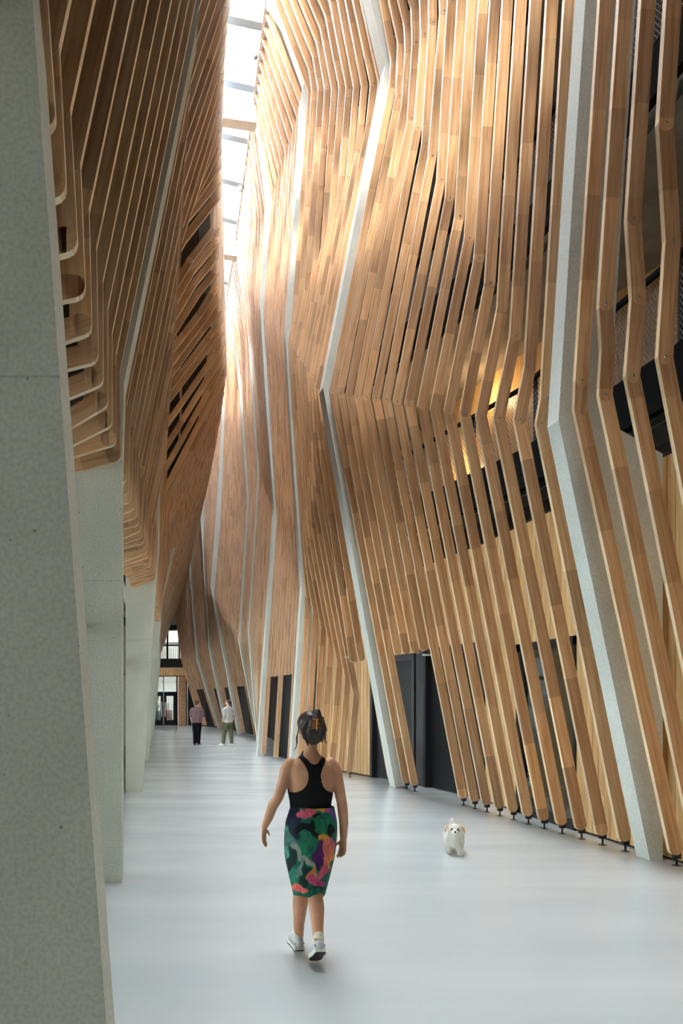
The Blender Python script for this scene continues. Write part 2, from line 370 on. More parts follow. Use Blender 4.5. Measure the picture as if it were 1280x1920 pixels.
def get_bolt():
    global bolt_me
    if bolt_me is None:
        bm = bmesh.new(); bmesh.ops.create_cone(bm, cap_ends=True, segments=8, radius1=.016, radius2=.012, depth=.01, matrix=Matrix.Rotation(math.pi/2, 4, 'X'))
        bolt_me = bpy.data.meshes.new('bolt'); bm.to_mesh(bolt_me); bm.free(); bolt_me.materials.append(M['bolt'])
    return bolt_me
foot_me = None
def get_foot():
    global foot_me
    if foot_me is None:
        V, Fc = [], []
        for b in ((-.035, .035, -.022, .022, -.03, .03), (-.008, .008, -.008, .008, -.1, -.03), (-.03, .03, -.03, .03, -.104, -.097)):
            v, f = box_vf(*b); n = len(V); V += v; Fc += [tuple(i+n for i in q) for q in f]
        foot_me = bpy.data.meshes.new('foot_pin'); foot_me.from_pydata(V, [], Fc); foot_me.materials.append(M['black'])
    return foot_me
def place_board(name, a, b, y, w, t, parent):
    a = Vector((a[0], 0, a[1])); b = Vector((b[0], 0, b[1])); L = (b-a).length
    o = inst(name, board_mesh(L, w, t), parent)
    ex = (b-a).normalized(); ez = Vector((0, 1, 0)); ey = ez.cross(ex)
    m = Matrix((ex, ey, ez)).transposed().to_4x4(); m.translation = Vector((a.x, y, a.z))
    o.matrix_basis = m
    return o
def slat(parent, line, d, side, detailed, foot=False, bolts=True, soffit=None):
    """One fin of the wall: planks bolted end to end in the plane Y = d. side +1 right wall, -1 left wall."""
    mid = offset(line, side*SW/2)
    # pull the free ends in so the round ends stop at the traced point
    for i, j in ((-1, -2),):
        v = Vector(mid[i])-Vector(mid[j]); v.normalize(); mid[i] = tuple(Vector(mid[i])-v*SW/2)
    s = empty('slat', (0, d, 0), parent)
    if detailed:
        for i, (a, b) in enumerate(zip(mid, mid[1:])):
            tt = (ST+.008 if d > 13 else ST)-.003*i; place_board('board', a, b, 0, SW, tt, s)
            if bolts and i < len(mid)-2:
                o = inst('bolt', get_bolt(), s); o.location = (b[0], -tt/2-.003, b[1])
        if foot:
            o = inst('foot_pin', get_foot(), s); e = mid[-1]; o.location = (e[0]+.02, 0, .104)
        if soffit:
            L, sl = soffit; e = mid[-1]; a = (e[0], e[1]); b = (e[0]-L, e[1]-L*sl)
            place_board('soffit_board', a, b, 0, SW, ST-.012, s)
    else:
        fr = offset(line, 0); bk = offset(line, side*SW); n = len(fr); t = .034
        V = [(p[0], -t, p[1]) for p in fr]+[(p[0], t, p[1]) for p in fr]+[(p[0], t, p[1]) for p in bk]+[(p[0], -t, p[1]) for p in bk]
        Fc = []
        for k in range(4):
            for i in range(n-1): Fc.append((k*n+i, k*n+i+1, ((k+1) % 4)*n+i+1, ((k+1) % 4)*n+i))
        Fc += [(0, n, 2*n, 3*n), (n-1, 4*n-1, 3*n-1, 2*n-1)]
        bpy.data.objects.remove(s)
        s = mesh_obj('slat', V, Fc, M['fir_far'], parent); s.location = (0, d, 0)
        s.data.materials.append(M['fir_far_edge'])
        for p in s.data.polygons: p.material_index = 1 if p.index < n-1 or 2*(n-1) <= p.index < 3*(n-1) else 0
    return s

wall_right = empty('wall_right', (5.4, 0, 0)); tag(wall_right, 'tall folded timber slat wall along the side with doors', 'wall', kind='structure')
wall_right.location = (0, 0, 0)
wall_left = empty('wall_left', (0, 0, 0)); tag(wall_left, 'hanging folded timber slat wall over the glazed side', 'wall', kind='structure')

RC = [7.7, 14.0, 18.2, 21.7, 28.2, 31.9, 35.4, 38.9, 42.4]      # column lines, right
LC = [2.6, 6.8, 13.4, 20.0, 26.6, 33.2, 39.8]                    # column lines, left
cuts = [(11.8, 13.1, 2.58), (14.6, 15.5, 2.57), (18.8, 19.7, 2.46), (20.2, 21.1, 2.46), (22.2, 22.9, 2.4), (32.7, 34.4, 2.4), (36.2, 37.5, 2.4), (39.8, 40.9, 2.4), (43.2, 44.6, 2.4)]
d = 7.7-.35*9
right_d = []
while d < 46.0:
    if min(abs(d-c) for c in RC) > .17: right_d.append(d)
    d += .35
for d in right_d:
    zc = None
    for a, b, z in cuts:
        if a < d < b: zc = z
    ln = fin_line(RIGHT, d, zc)
    slat(wall_right, ln, d, 1, d < 18.1, foot=(zc is None), bolts=True)
left_d = [1.9-.35*i for i in range(2)]
for i in range(11): left_d.append(2.95+.35*i)
d = 7.15
while d < 46:
    if min(abs(d-c) for c in LC) > .16: left_d.append(d)
    d += .35
for d in left_d:
    ln = fin_line(LEFT, d)
    sof = None
    if 2.5 < d < 13.3:
        k = round((d-2.95)/.35)
        sof = ((.36 if d > 6.3 else .5 if d > 5.9 else .85), [.22, .2, .28, .2, .34, .25, .42, .6, .5, .3, .25, .2][k % 12])
        if d > 7: sof = (.34, .2+.25*((k*5) % 7)/7)
    slat(wall_left, ln, d, -1, 2.5 < d < 18.6, bolts=True, soffit=sof)

# ------------------------------------------------------------------ concrete columns
def column(name, front, d, side, depth, label, group, t=.3, m='concrete_pale', poly=None):
    """front: list of (X, Z) from the top down; an upright leaning blade t thick along the hall."""
    if poly is None:
        bk = offset(front, side*depth); poly = list(front)+list(reversed(bk))
    o = prism(name, [(x, z) for x, z in poly], -t/2, t/2, M[m])
    o.location = (0, d, 0)
    tag(o, label, 'column', group, 'structure')
    return o
def pxl(d, pts):
    return [(W(x, y, d).x, W(x, y, d).z) for x, y in pts]
GR = 'leaning columns in the slat wall with doors'
c1 = [(2.72, 20.1), (4.68, 15.6), (4.83, 12.5)]+pxl(7.7, [(1087, 0), (1067, 300), (1036, 795), (1205, 1607)])
c1[-1] = (c1[-1][0], 0)
bk = offset(c1[:-1], .55)
column('concrete_column', None, 7.7, 1, 0, 'pale bent column nearest the camera among the timber slats', GR, poly=c1+[(5.5, 0), (5.5, 4.45)]+list(reversed(bk)), t=.22)
def col_r(d, pts, label, depth=.5, t=.28):
    if d > 20: depth = .22
    l = pxl(d, pts); l[-1] = (l[-1][0], 0)
    l = [(x-.05, z) for x, z in l]
    if l[0][1] < 19.9: l = [(interp(RIGHT[0], d)[0]-.03, 20.1)]+l
    return column('concrete_column', l, d, 1, depth, label, GR, t)
col_r(14.0, [(680, -45), (722, 135), (606, 732), (740, 1475)], 'pale kinked column between the two wide black doorways', t=.34, depth=.26)
col_r(18.2, [(532, 48), (572, 160), (565, 195), (556, 375), (537, 639), (551, 870), (567, 1100), (546, 1437)], 'pale column with white lit crest rising behind the walking woman')
col_r(21.7, [(485, 250), (502, 387), (489, 578), (501, 775), (515, 954), (505, 1100), (484, 1418)], 'pale column at the narrow black door slots beyond the woman')
col_r(28.2, [(453, 530), (465, 595), (469, 650), (475, 755), (485, 895), (479, 1000), (467, 1184), (484, 1393)], 'pale column whose foot is hidden behind the door slots')
col_r(31.9, [(447, 690), (451, 745), (456, 825), (465, 947), (449, 1200), (484, 1384)], 'pale column second beyond the door slots')
col_r(35.4, [(417, 785), (412, 880), (396, 1102), (422, 1238), (448, 1377)], 'pale column directly behind the man in the light shirt')
col_r(38.9, [(384, 850), (376, 961), (386, 1120), (393, 1214), (424, 1371)], 'pale column between the two standing men')
col_r(42.4, [(350, 1000), (355, 1055), (362, 1150), (369, 1234), (410, 1366)], 'pale column beside the man in the mauve shirt')

GL = 'columns carrying the hanging slat wall'
def col_l(d, lowpts, back, label, t=.3):
    up = fin_line(LEFT, d)
    up = [(x+.02, z) for x, z in up]
    if d > 10:                                  # only the foot of these columns stands clear of the slats
        zt = 6.1
        for a, b in zip(up, up[1:]):
            if a[1] > zt >= b[1]: top = (a[0]+(b[0]-a[0])*(a[1]-zt)/(a[1]-b[1]), zt)
        up = [top]+[p for p in up if p[1] < zt-.1]
    front = up[:-1]+lowpts
    inner = offset(up[:-1], -.35)
    poly = front+[(back, 0), (back, 4.3)]+list(reversed(inner))
    return column('concrete_column', None, d, -1, 0, label, GL, t, 'concrete', poly)
l1 = [(-.62, 6.0), (-.452, 4.25), (-.19, .61), (-.14, 0)]
column('concrete_column', None, 2.6, -1, 0, 'large grey pitted concrete column in the near corner', GL, .3, 'concrete', [(-.80, 9)]+l1+[(-1.5, 0), (-1.5, 9)])
col_l(6.8, [(-.365, 4.0), (-.366, 0)], -.82, 'grey column standing just past the near corner column')
col_l(13.4, [(-.07, 4.0), (-.335, 0)], -.66, 'tapered pale green concrete column in the middle of the glazed side')
col_l(20.0, [(.03, 4.0), (-.33, 0)], -.66, 'tapered column mostly hidden behind the pale green one')
col_l(26.6, [(.02, 4.0), (-.33, 0)], -.66, 'tapered column fifth along the glazed side')
col_l(33.2, [(.02, 4.0), (-.33, 0)], -.66, 'tapered column sixth along the glazed side')
col_l(39.8, [(.02, 4.0), (-.33, 0)], -.66, 'tapered column nearest the end doors on the glazed side')

# ------------------------------------------------------------------ floor, roof, shell
fl = mesh_obj('floor', [(-9, -14, 0), (12, -14, 0), (12, 62, 0), (-9, 62, 0)], [(0, 1, 2, 3)], M['floor'])
tag(fl, 'glossy pale grey resin floor', 'floor', kind='structure')
# roofs either side of the skylight
def sheet(name, rows, matname, parent=None, thick=0):
    V, Fc = [], []
    n = len(rows[0])
    for r in rows: V += r
    for i in range(len(rows)-1):
        for j in range(n-1): Fc.append((i*n+j, i*n+j+1, (i+1)*n+j+1, (i+1)*n+j))
    return mesh_obj(name, V, Fc, M[matname], parent)
ds = [-14]+[x*1.0 for x in range(-7, 47)]+[62]
cl = lambda d, lo, hi: max(lo, min(hi, d))
SKY0 = 2.8
roof_n = box('ceiling', (-.5, 4.5, -14, SKY0, 20.35, 20.5), M['white']); tag(roof_n, 'white roof deck where the skylight ends', 'ceiling', kind='structure')
roof_r = sheet('ceiling', [[(interp(RIGHT[0], cl(d, -8, 46.2))[0]+.02, d, 20.15), (13, d, 20.15)] for d in ds], 'white')
tag(roof_r, 'white roof deck over the galleries', 'ceiling', kind='structure')
roof_l = sheet('ceiling', [[(-9, d, 20.3), (interp(LEFT[0], cl(d, -8, 46.6))[0]-.02, d, 20.3)] for d in ds], 'white')
tag(roof_l, 'white roof deck over the hanging wall side', 'ceiling', kind='structure')
# building behind the left slats: one dark lining following the folds
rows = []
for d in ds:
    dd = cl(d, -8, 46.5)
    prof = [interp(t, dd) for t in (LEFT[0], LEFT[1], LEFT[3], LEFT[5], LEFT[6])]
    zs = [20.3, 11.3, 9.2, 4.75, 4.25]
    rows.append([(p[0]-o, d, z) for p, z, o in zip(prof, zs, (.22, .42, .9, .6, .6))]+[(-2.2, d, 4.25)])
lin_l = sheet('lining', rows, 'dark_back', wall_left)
# horizontal rails behind the hanging slats
for k in range(9):
    z = 5.4+k*.62
    V, Fc = [], []
    seg = [10.5+i*1.0 for i in range(14)]
    for i, dd in enumerate(seg):
        pr = [interp(t, dd) for t in (LEFT[1], LEFT[3], LEFT[5])]; zz = [11.3, 9.2, 4.75]; of = [.3, .76, .5]
        q = [(p[0]-o, a) for p, a, o in zip(pr, zz, of)]
        for (x0, z0), (x1, z1) in zip(q, q[1:]):
            if z1 <= z <= z0: x = x0+(x1-x0)*(z0-z)/(z0-z1)
        V += [(x-.06, dd, z-.09), (x+.0, dd, z-.09), (x+.0, dd, z+.09), (x-.06, dd, z+.09)]
    for i in range(len(seg)-1):
        for j in range(4): Fc.append((i*4+j, i*4+(j+1) % 4, i*4+4+(j+1) % 4, i*4+4+j))
    mesh_obj('rail', V, Fc, M['fir_far'], wall_left)
# ground-floor soffit and glazing behind the left columns
so = mesh_obj('ceiling', [(-9, -14, 4.2), (-.75, -14, 4.2), (-.75, 47, 4.2), (-9, 47, 4.2)], [(0, 1, 2, 3)], M['plaster']); tag(so, 'low ceiling over the glazed side rooms', 'ceiling', kind='structure')
wb = boxes('wall_left_rooms', [(-9, -8.9, -14, 62, 4.0, 20.3), (-9, -8.9, -14, 1.5, 0, 4), (-9, -8.9, 46.5, 62, 0, 4)], M['plaster']); tag(wb, 'plaster wall deep in the glazed side rooms', 'wall', kind='structure')
fc_ = empty('window_6', (-8.95, 0, 0)); tag(fc_, 'tinted window front across the glazed side rooms', 'window', kind='structure')
M['facade_glass'] = glass_mat('tinted_facade_glass', (.35, .35, .345, 1), .1)
for k in range(16):
    y = 1.5+k*3.0; box('mullion', (-.04, .04, y-.04, y+.04, 0, 4), M['black'], fc_)
    if k < 15: box('pane', (-.01, .01, y+.04, y+2.96, 0, 4), M['facade_glass'], fc_)
gz = empty('window_1', (-.9, 0, 0)); tag(gz, 'black framed glazed wall behind the grey columns', 'window', kind='structure')
for y in [x*1.65+3.5 for x in range(26)]: box('mullion', (-.03, .03, y-.03, y+.03, 0, 4.2), M['black'], gz)
for z in (.05, 2.45, 4.1): box('transom', (-.03, .03, 3, 46, z-.05, z+.05), M['black'], gz)
for y in [x*1.65+3.5 for x in range(25)]: box('pane', (-.006, .006, y+.03, y+1.62, .1, 4.05), M['glass'], gz)
# rear of the hall behind the viewer, and the side walls there
rw = boxes('wall_back', [(-9, -1, -14.2, -14, 0, 20.3), (6, 13, -14.2, -14, 0, 20.3), (-1, 6, -14.2, -14, 3.8, 20.3)], M['plaster']); tag(rw, 'plain wall behind the viewpoint', 'wall', kind='structure')
rs = box('wall_right_rooms', (10.5, 10.6, -14, 62, 0, 20.2), M['plaster']); tag(rs, 'plaster wall at the rear of the galleries', 'wall', kind='structure')

# ------------------------------------------------------------------ skylight
sk = empty('window_2', (0, 0, 20.3)); tag(sk, 'long narrow roof skylight between the slat walls', 'window', kind='structure')
def xl(d): return interp(LEFT[0], cl(d, -8, 46.6))[0]
def xr(d): return interp(RIGHT[0], cl(d, -8, 46.2))[0]
y = 18.9-1.95*8
while y < 46:
    a, b = xl(y)-.3, xr(y)+.3
    V = []
    for x, z in ((a, .42), (b, .02)):
        V += [(x, y-.12, z-.3), (x, y+.12, z-.3), (x, y+.12, z+.3), (x, y-.12, z+.3)]
    mesh_obj('roof_beam', V, [(0, 1, 2, 3), (7, 6, 5, 4)]+[(j, j+4, (j+1) % 4+4, (j+1) % 4) for j in range(4)], M['blue_steel'], sk)
    mesh_obj('pane', [(a, y+.08, .78), (b, y+.08, .38), (b, y+1.87, .38), (a, y+1.87, .78)], [(0, 1, 2, 3)], M['sky_glass'], sk)
    y += 1.95
for y in (14.0, 21.7, 28.2, 35.4, 42.4):
    a, b = xl(y)-.3, xr(y)+.25
    o = mesh_obj('roof_tie', [(x, y+dy, z+dz) for x, z in ((a, 20.2), (b, 19.95)) for dy, dz in ((-.18, -.3), (.18, -.3), (.18, .35), (-.18, .35))], [(0, 1, 2, 3), (7, 6, 5, 4)]+[(j, j+4, (j+1) % 4+4, (j+1) % 4) for j in range(4)], M['white'])
    nm = {14.0: 'first', 21.7: 'second', 28.2: 'third', 35.4: 'fourth', 42.4: 'fifth'}[y]
    tag(o, f'pale concrete tie beam across the skylight, {nm} from the near end', 'beam', 'concrete ties across the skylight', 'structure')
# white edge trim along the right side of the skylight
V, Fc = [], []
dd = [x*1.0 for x in range(-8, 47)]
for d in dd:
    x = xr(cl(d, -8, 46)); V += [(x-.05, d, 20.08), (x+.06, d, 20.08), (x+.06, d, 20.75), (x-.05, d, 20.75)]
for i in range(len(dd)-1):
    for j in range(4): Fc.append((i*4+j, i*4+(j+1) % 4, i*4+4+(j+1) % 4, i*4+4+j))
o = mesh_obj('trim_1', V, Fc, M['white']); tag(o, 'white kerb along the skylight edge', 'trim', kind='structure')

# ------------------------------------------------------------------ ground floor wall behind the right slats
PLAN = [(-14, 5.62), (12, 5.58), (14, 5.32), (15.8, 4.78), (18.2, 4.05), (21.9, 3.62), (24, 4.0), (28.2, 4.7), (32, 5.05), (35.4, 4.6), (42.4, 3.95), (46, 2.9), (47.5, 2.2)]
def plan(d):
    for a, b in zip(PLAN, PLAN[1:]):
        if d <= b[0]: return a[1]+(b[1]-a[1])*(d-a[0])/(b[0]-a[0])
    return PLAN[-1][1]
WIN = (9.3, 10.85, 2.62)
DOORS = [(11.9, 13.95, 2.75, True), (14.25, 15.75, 2.7, True), (18.55, 21.6, 2.6, False), (22, 23.4, 2.6, False), (32.2, 34.6, 2.6, False), (35.8, 38.2, 2.6, False), (39.3, 41.6, 2.6, False), (42.8, 45.5, 2.6, False)]
base = empty('wall_right_base', (0, 0, 0)); tag(base, 'honey coloured vertical plank wall behind the slat feet', 'wall', kind='structure')
_pl = {}
def plank_mesh(h, w):
    key = (round(h, 3), round(w, 3))
    if key not in _pl:
        b = .004
        V, Fc = box_vf(0, .03, -w/2+b, w/2-b, 0, h)
        me = bpy.data.meshes.new('plank'); me.from_pydata(V, [], Fc); me.materials.append(M['pine']); _pl[key] = me
    return _pl[key]
pw = .12
y = 3.5
while y < 18.2:
    z0 = .03
    for a, b, h, big in DOORS:
        if a < y < b: z0 = h
    if 11.9 < y < 15.75: z0 = 2.7
    if WIN[0] < y < WIN[1]: z0 = WIN[2]
    o = inst('plank', plank_mesh(4.45-z0, pw), base)
    o.location = (plan(y), y, z0); o.rotation_euler = (0, 0, -math.atan2(plan(y+.05)-plan(y-.05), .1))
    y += pw
def along(name, d0, d1, z0, z1, matname, parent, off=0, th=.05):
    """A strip following the plan of the wall."""
    stops = [d0]+[p[0] for p in PLAN if d0 < p[0] < d1]+[d1]
    V, Fc = [], []
    for d in stops:
        x = plan(d)+off; V += [(x, d, z0), (x+th, d, z0), (x+th, d, z1), (x, d, z1)]
    n = len(stops)
    for i in range(n-1):
        for j in range(4): Fc.append((i*4+j, i*4+(j+1) % 4, i*4+4+(j+1) % 4, i*4+4+j))
    Fc += [(0, 1, 2, 3), (4*n-4, 4*n-1, 4*n-2, 4*n-3)]
    return mesh_obj(name, V, Fc, M[matname], parent)
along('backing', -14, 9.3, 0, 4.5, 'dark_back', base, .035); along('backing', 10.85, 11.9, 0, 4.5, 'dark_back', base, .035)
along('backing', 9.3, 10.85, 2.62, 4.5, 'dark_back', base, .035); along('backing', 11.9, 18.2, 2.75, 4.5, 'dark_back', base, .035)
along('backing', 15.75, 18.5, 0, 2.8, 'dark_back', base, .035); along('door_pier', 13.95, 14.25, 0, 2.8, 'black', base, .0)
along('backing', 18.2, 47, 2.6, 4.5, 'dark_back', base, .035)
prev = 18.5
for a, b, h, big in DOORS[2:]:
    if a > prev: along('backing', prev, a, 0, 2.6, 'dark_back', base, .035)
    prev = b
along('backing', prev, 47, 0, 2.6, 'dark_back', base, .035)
names = ['wide black double door between the tall window and the kinked column', 'black door with steel handle behind the kinked column', 'black door recess seen as two slots beyond the woman', 'narrow black door recess past the two slots', 'slanted black doorway nearest the man in the light shirt', 'slanted black doorway behind the man in the light shirt', 'slanted black doorway between the standing men', 'slanted black doorway behind the man in the mauve shirt']
for i, (a, b, h, big) in enumerate(DOORS):
    dr = empty(f'door_{i+1}', (0, 0, 0)); tag(dr, names[i], 'door', 'black doors in the slat wall', 'structure')
    if big:
        mid = a+(b-a)*(.42 if i == 0 else .5)
        along('frame', a, b, h-.12, h+.02, 'black', dr, -.02, .1)
        along('jamb', a, a+.08, 0, h, 'black', dr, -.03, .16); along('jamb', b-.08, b, 0, h, 'black', dr, -.03, .16)
        l1_ = along('leaf', a+.08, mid-.015, .02, h-.12, 'door_black', dr, .05)
        along('mullion', mid-.03, mid+.03, 0, h-.12, 'dark_metal', dr, .02, .06)
        along('leaf', mid+.015, b-.08, .02, h-.12, 'door_black', dr, .07)
        hy = mid-.14 if i else mid-.16
        bm = bmesh.new()
        bmesh.ops.create_cone(bm, cap_ends=True, segments=12, radius1=.028, radius2=.028, depth=.03, matrix=Matrix.Translation((plan(hy)+.03, hy, 1.05))@Matrix.Rotation(math.pi/2, 4, 'Y'))
        bmesh.ops.create_cone(bm, cap_ends=True, segments=10, radius1=.011, radius2=.011, depth=.12, matrix=Matrix.Translation((plan(hy)-.01, hy+.04, 1.05))@Matrix.Rotation(math.pi/2, 4, 'X'))
        bmesh.ops.create_cone(bm, cap_ends=True, segments=12, radius1=.024, radius2=.024, depth=.025, matrix=Matrix.Translation((plan(hy)+.03, hy, .93))@Matrix.Rotation(math.pi/2, 4, 'Y'))
        bm_obj('handle', bm, M['chrome'], dr)
        if i == 0: boxes('lock', [(plan(hy)+.02, plan(hy)+.05, hy-.02, hy+.02, 1.5, 1.56)], M['chrome'], dr)
    else:
        along('frame', a, b, h-.1, h+.02, 'black', dr, -.02, .1)
        along('leaf', a, b, .01, h-.1, 'door_black', dr, .06)
        along('sill', a, b, 0, .015, 'dark_metal', dr, 0, .2)
# window in the plank wall
wx = plan(10)
w3 = empty('window_3', (wx, 0, 0)); tag(w3, 'tall black framed window in the honey plank wall', 'window', kind='structure')
boxes('window_frame', [(-.02, .1, WIN[0], WIN[0]+.05, 0, 2.62), (-.02, .1, WIN[1]-.12, WIN[1], 0, 2.62), (-.02, .1, WIN[0], WIN[1], 2.5, 2.62), (-.02, .1, WIN[0], WIN[1], 0, .1)], M['black'], w3)
box('pane', (.04, .052, WIN[0]+.05, WIN[1]-.12, .1, 2.5), M['glass'], w3)
rm = boxes('room_lining', [(2.6, 2.7, 7.5, 12.5, 0, 2.9), (.4, 2.7, 7.4, 7.5, 0, 2.9), (.4, 2.7, 12.5, 12.6, 0, 2.9), (.15, 2.7, 7.4, 12.6, 2.9, 3.0)], mat('olive_plaster', lin(150, 152, 120), .8)[0], w3)

# ------------------------------------------------------------------ galleries
GEDGE = [(-14, 6.3), (6, 6.25), (12, 6.2), (14, 5.7), (16.5, 5.1), (20, 4.75), (32, 4.8), (47, 4.7)]
def gx(d):
    for a, b in zip(GEDGE, GEDGE[1:]):
        if d <= b[0]: return a[1]+(b[1]-a[1])*(d-a[0])/(b[0]-a[0])
    return GEDGE[-1][1]
def gstrip(name, d0, d1, x0, x1, z0, z1, matname, parent, step=None):
    stops = sorted(set([d0, d1]+[p[0] for p in GEDGE if d0 < p[0] < d1]))
    V, Fc = [], []
    for d in stops:
        a = gx(d)+x0; b = gx(d)+x1 if x1 < 90 else 10.5
        V += [(a, d, z0), (b, d, z0), (b, d, z1), (a, d, z1)]
    n = len(stops)
    for i in range(n-1):
        for j in range(4): Fc.append((i*4+j, i*4+(j+1) % 4, i*4+4+(j+1) % 4, i*4+4+j))
    Fc += [(0, 1, 2, 3), (4*n-4, 4*n-1, 4*n-2, 4*n-3)]
    return mesh_obj(name, V, Fc, M[matname], parent)
lev = {6.0: 'lowest', 10.0: 'second', 14.0: 'third', 17.6: 'topmost'}
for zl, nm in lev.items():
    g = empty('gallery_floor', (0, 0, 0)); tag(g, f'{nm} gallery floor behind the slat wall', 'floor', 'gallery floors', 'structure')
    gstrip('slab', -14, 47, .12, 99, zl-.3, zl, 'concrete_pale', g)
    gstrip('soffit_panel', -14, 47, .35, 99, zl-.62, zl-.6, 'soffit', g)
    gstrip('edge_beam', -14, 47, 0, .12, zl-.62, zl+.02, 'matt_black', g)
    r = empty('mesh_railing', (0, 0, 0)); tag(r, f'steel mesh railing along the {nm} gallery behind the slats', 'railing', 'gallery railings')
    gstrip('infill_mesh', -14, 47, .05, .052, zl+.08, zl+1.08, 'mesh', r)
    gstrip('handrail', -14, 47, .0, .07, zl+1.1, zl+1.16, 'matt_black', r)
    gstrip('bottom_rail', -14, 47, .03, .07, zl+.04, zl+.08, 'matt_black', r)
    for k in range(9):
        y = 5.2+k*1.6; box('post', (gx(y)+.05, gx(y)+.1, y-.025, y+.025, zl, zl+1.12), M['dark_metal'], r)
    # back wall of the gallery in timber boards
    gw = gstrip('gallery_wall', -14, 47, 2.6, 2.7, zl, zl+3.4, 'pine' if zl == 6.0 else 'gallery_grey', g)
# dark space between plank wall top and the lowest gallery
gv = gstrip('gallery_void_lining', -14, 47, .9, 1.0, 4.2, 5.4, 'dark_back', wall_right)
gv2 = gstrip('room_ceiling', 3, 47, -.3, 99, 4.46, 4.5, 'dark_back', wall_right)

def gallery_lamp(y, zl, x, label):
    l = empty('wall_lamp', (x, y, zl)); tag(l, label, 'lamp', 'gallery lamps')
    bm = bmesh.new(); bmesh.ops.create_cone(bm, cap_ends=True, segments=14, radius1=.05, radius2=.05, depth=.18)
    bm_obj('housing', bm, M['dark_metal'], l)
    bm = bmesh.new(); bmesh.ops.create_uvsphere(bm, u_segments=12, v_segments=6, radius=.045, matrix=Matrix.Translation((0, 0, .1)))
    m, nt, b = mat('lamp_glow', lin(255, 210, 140), .4); b.inputs['Emission Color'].default_value = lin(255, 190, 110); b.inputs['Emission Strength'].default_value = 25
    bm_obj('bulb', bm, m, l)
    ld = bpy.data.lights.new('lamp', 'POINT'); ld.energy = 20; ld.color = (1, .68, .34); ld.shadow_soft_size = .08
    o = bpy.data.objects.new('lamp_light', ld); link(o, l); o.location = (-.1, 0, .22)
gallery_lamp(16.0, 8.5, 7.45, 'small warm lamp glowing on the soffit under the second gallery')
gallery_lamp(17.4, 7.35, 7.3, 'small warm lamp glowing behind the mesh of the lowest gallery')

# ------------------------------------------------------------------ end of the hall: doors, transom, balcony
ED = 47.6
def ex(px): return (px-VX)*ED/F
def ez(py): return EYE+(VY-py)*ED/F
ew = empty('wall_end', (0, ED, 0)); tag(ew, 'glazed end wall of the hall with timber beam and balcony', 'wall', kind='structure')
boxes('header_beam', [(ex(262), ex(352), -.25, .25, ez(1267), ez(1261))], M['pine'], ew)
boxes('header_board', [(ex(262), ex(352), -.35, -.2, ez(1261), ez(1254.5))], M['fir_far'], ew)
boxes('light_cove', [(ex(262), ex(352), -.6, -.2, ez(1254.5), ez(1252.5))], mat('pale_birch', lin(228, 190, 150), .5)[0], ew)
boxes('fascia', [(ex(262), ex(352), -.7, .3, ez(1252.5), ez(1236))], M['black'], ew)
boxes('upper_deck', [(ex(230), ex(420), -.6, 6, ez(1239), ez(1237))], M['concrete_pale'], ew)
boxes('upper_fascia', [(ex(262), ex(352), -.3, .3, ez(1182), ez(1173))], M['black'], ew)
boxes('upper_wall', [(-9, ex(262), -.1, .1, 0, 20.3), (ex(262), 10.5, -.1, .1, ez(1173), 20.3), ], M['plaster'], ew)
boxes('side_panel', [(ex(352), 10.5, -.1, .1, 0, ez(1173))], M['black'], ew)
br = empty('balcony_railing', (0, ED-.55, ez(1236.5))); tag(br, 'black bar railing on the balcony above the end doors', 'railing')
box('handrail', (ex(262), ex(345), -.03, .03, 1.05, 1.11), M['black'], br)
for k in range(26): 
    x = ex(262)+k*(ex(345)-ex(262))/25; box('baluster', (x-.012, x+.012, -.012, .012, 0, 1.05), M['black'], br)
up = empty('window_4', (0, ED+.2, 0)); tag(up, 'upper glazing over the balcony at the hall end', 'window', kind='structure')
for x in (270, 294, 314, 336): box('mullion', (ex(x)-.06, ex(x)+.06, -.05, .05, ez(1236), ez(1182)), M['black'], up)
box('transom', (ex(262), ex(352), -.05, .05, ez(1211), ez(1208)), M['black'], up)
for a, b in ((270, 294), (294, 314), (314, 336)): box('pane', (ex(a)+.06, ex(b)-.06, -.01, .01, ez(1236), ez(1182)), M['glass'], up)
# the doors
ent = empty('door_9', (0, ED, 0)); tag(ent, 'black framed glass double door at the far end', 'door', kind='structure')
def dleaf(a, b, gl, gr):
    lf = empty('leaf', (0, 0, 0), ent)
    zt, zb = ez(1299.5), 0.01
    boxes('leaf_frame', [(ex(a), ex(gl), -.03, .03, zb, zt), (ex(gr), ex(b), -.03, .03, zb, zt), (ex(gl), ex(gr), -.03, .03, zb, ez(1350)), (ex(gl), ex(gr), -.03, .03, ez(1305), zt)], M['door_black'], lf)
    box('pane', (ex(gl), ex(gr), -.008, .008, ez(1350), ez(1305)), M['glass'], lf)
dleaf(282, 306.2, 288, 301); dleaf(306.8, 331, 312, 325)
boxes('door_frame', [(ex(279), ex(282), -.08, .08, 0, ez(1267)), (ex(330.5), ex(333), -.08, .08, 0, ez(1267)), (ex(279), ex(333), -.08, .08, ez(1299.5), ez(1297)), (ex(279), ex(348), -.08, .08, ez(1268.5), ez(1266.5)), (ex(305.8), ex(307.2), -.08, .08, ez(1297), ez(1267)), (ex(279), ex(348), -.06, .06, 0, .03)], M['door_black'], ent)
box('astragal', (ex(306.2), ex(306.9), -.06, .0, 0, ez(1297)), M['chrome'], ent)
box('pane', (ex(282), ex(305.8), -.01, .01, ez(1297), ez(1268.5)), M['glass'], ent)
box('pane', (ex(307.2), ex(330.5), -.01, .01, ez(1297), ez(1268.5)), M['glass'], ent)
for x in (ex(303.3), ex(309.7)):
    bm = bmesh.new(); bmesh.ops.create_cone(bm, cap_ends=True, segments=8, radius1=.02, radius2=.02, depth=1.0, matrix=Matrix.Translation((x, -.08, 1.1)))
    bm_obj('pull_handle', bm, M['chrome'], ent)
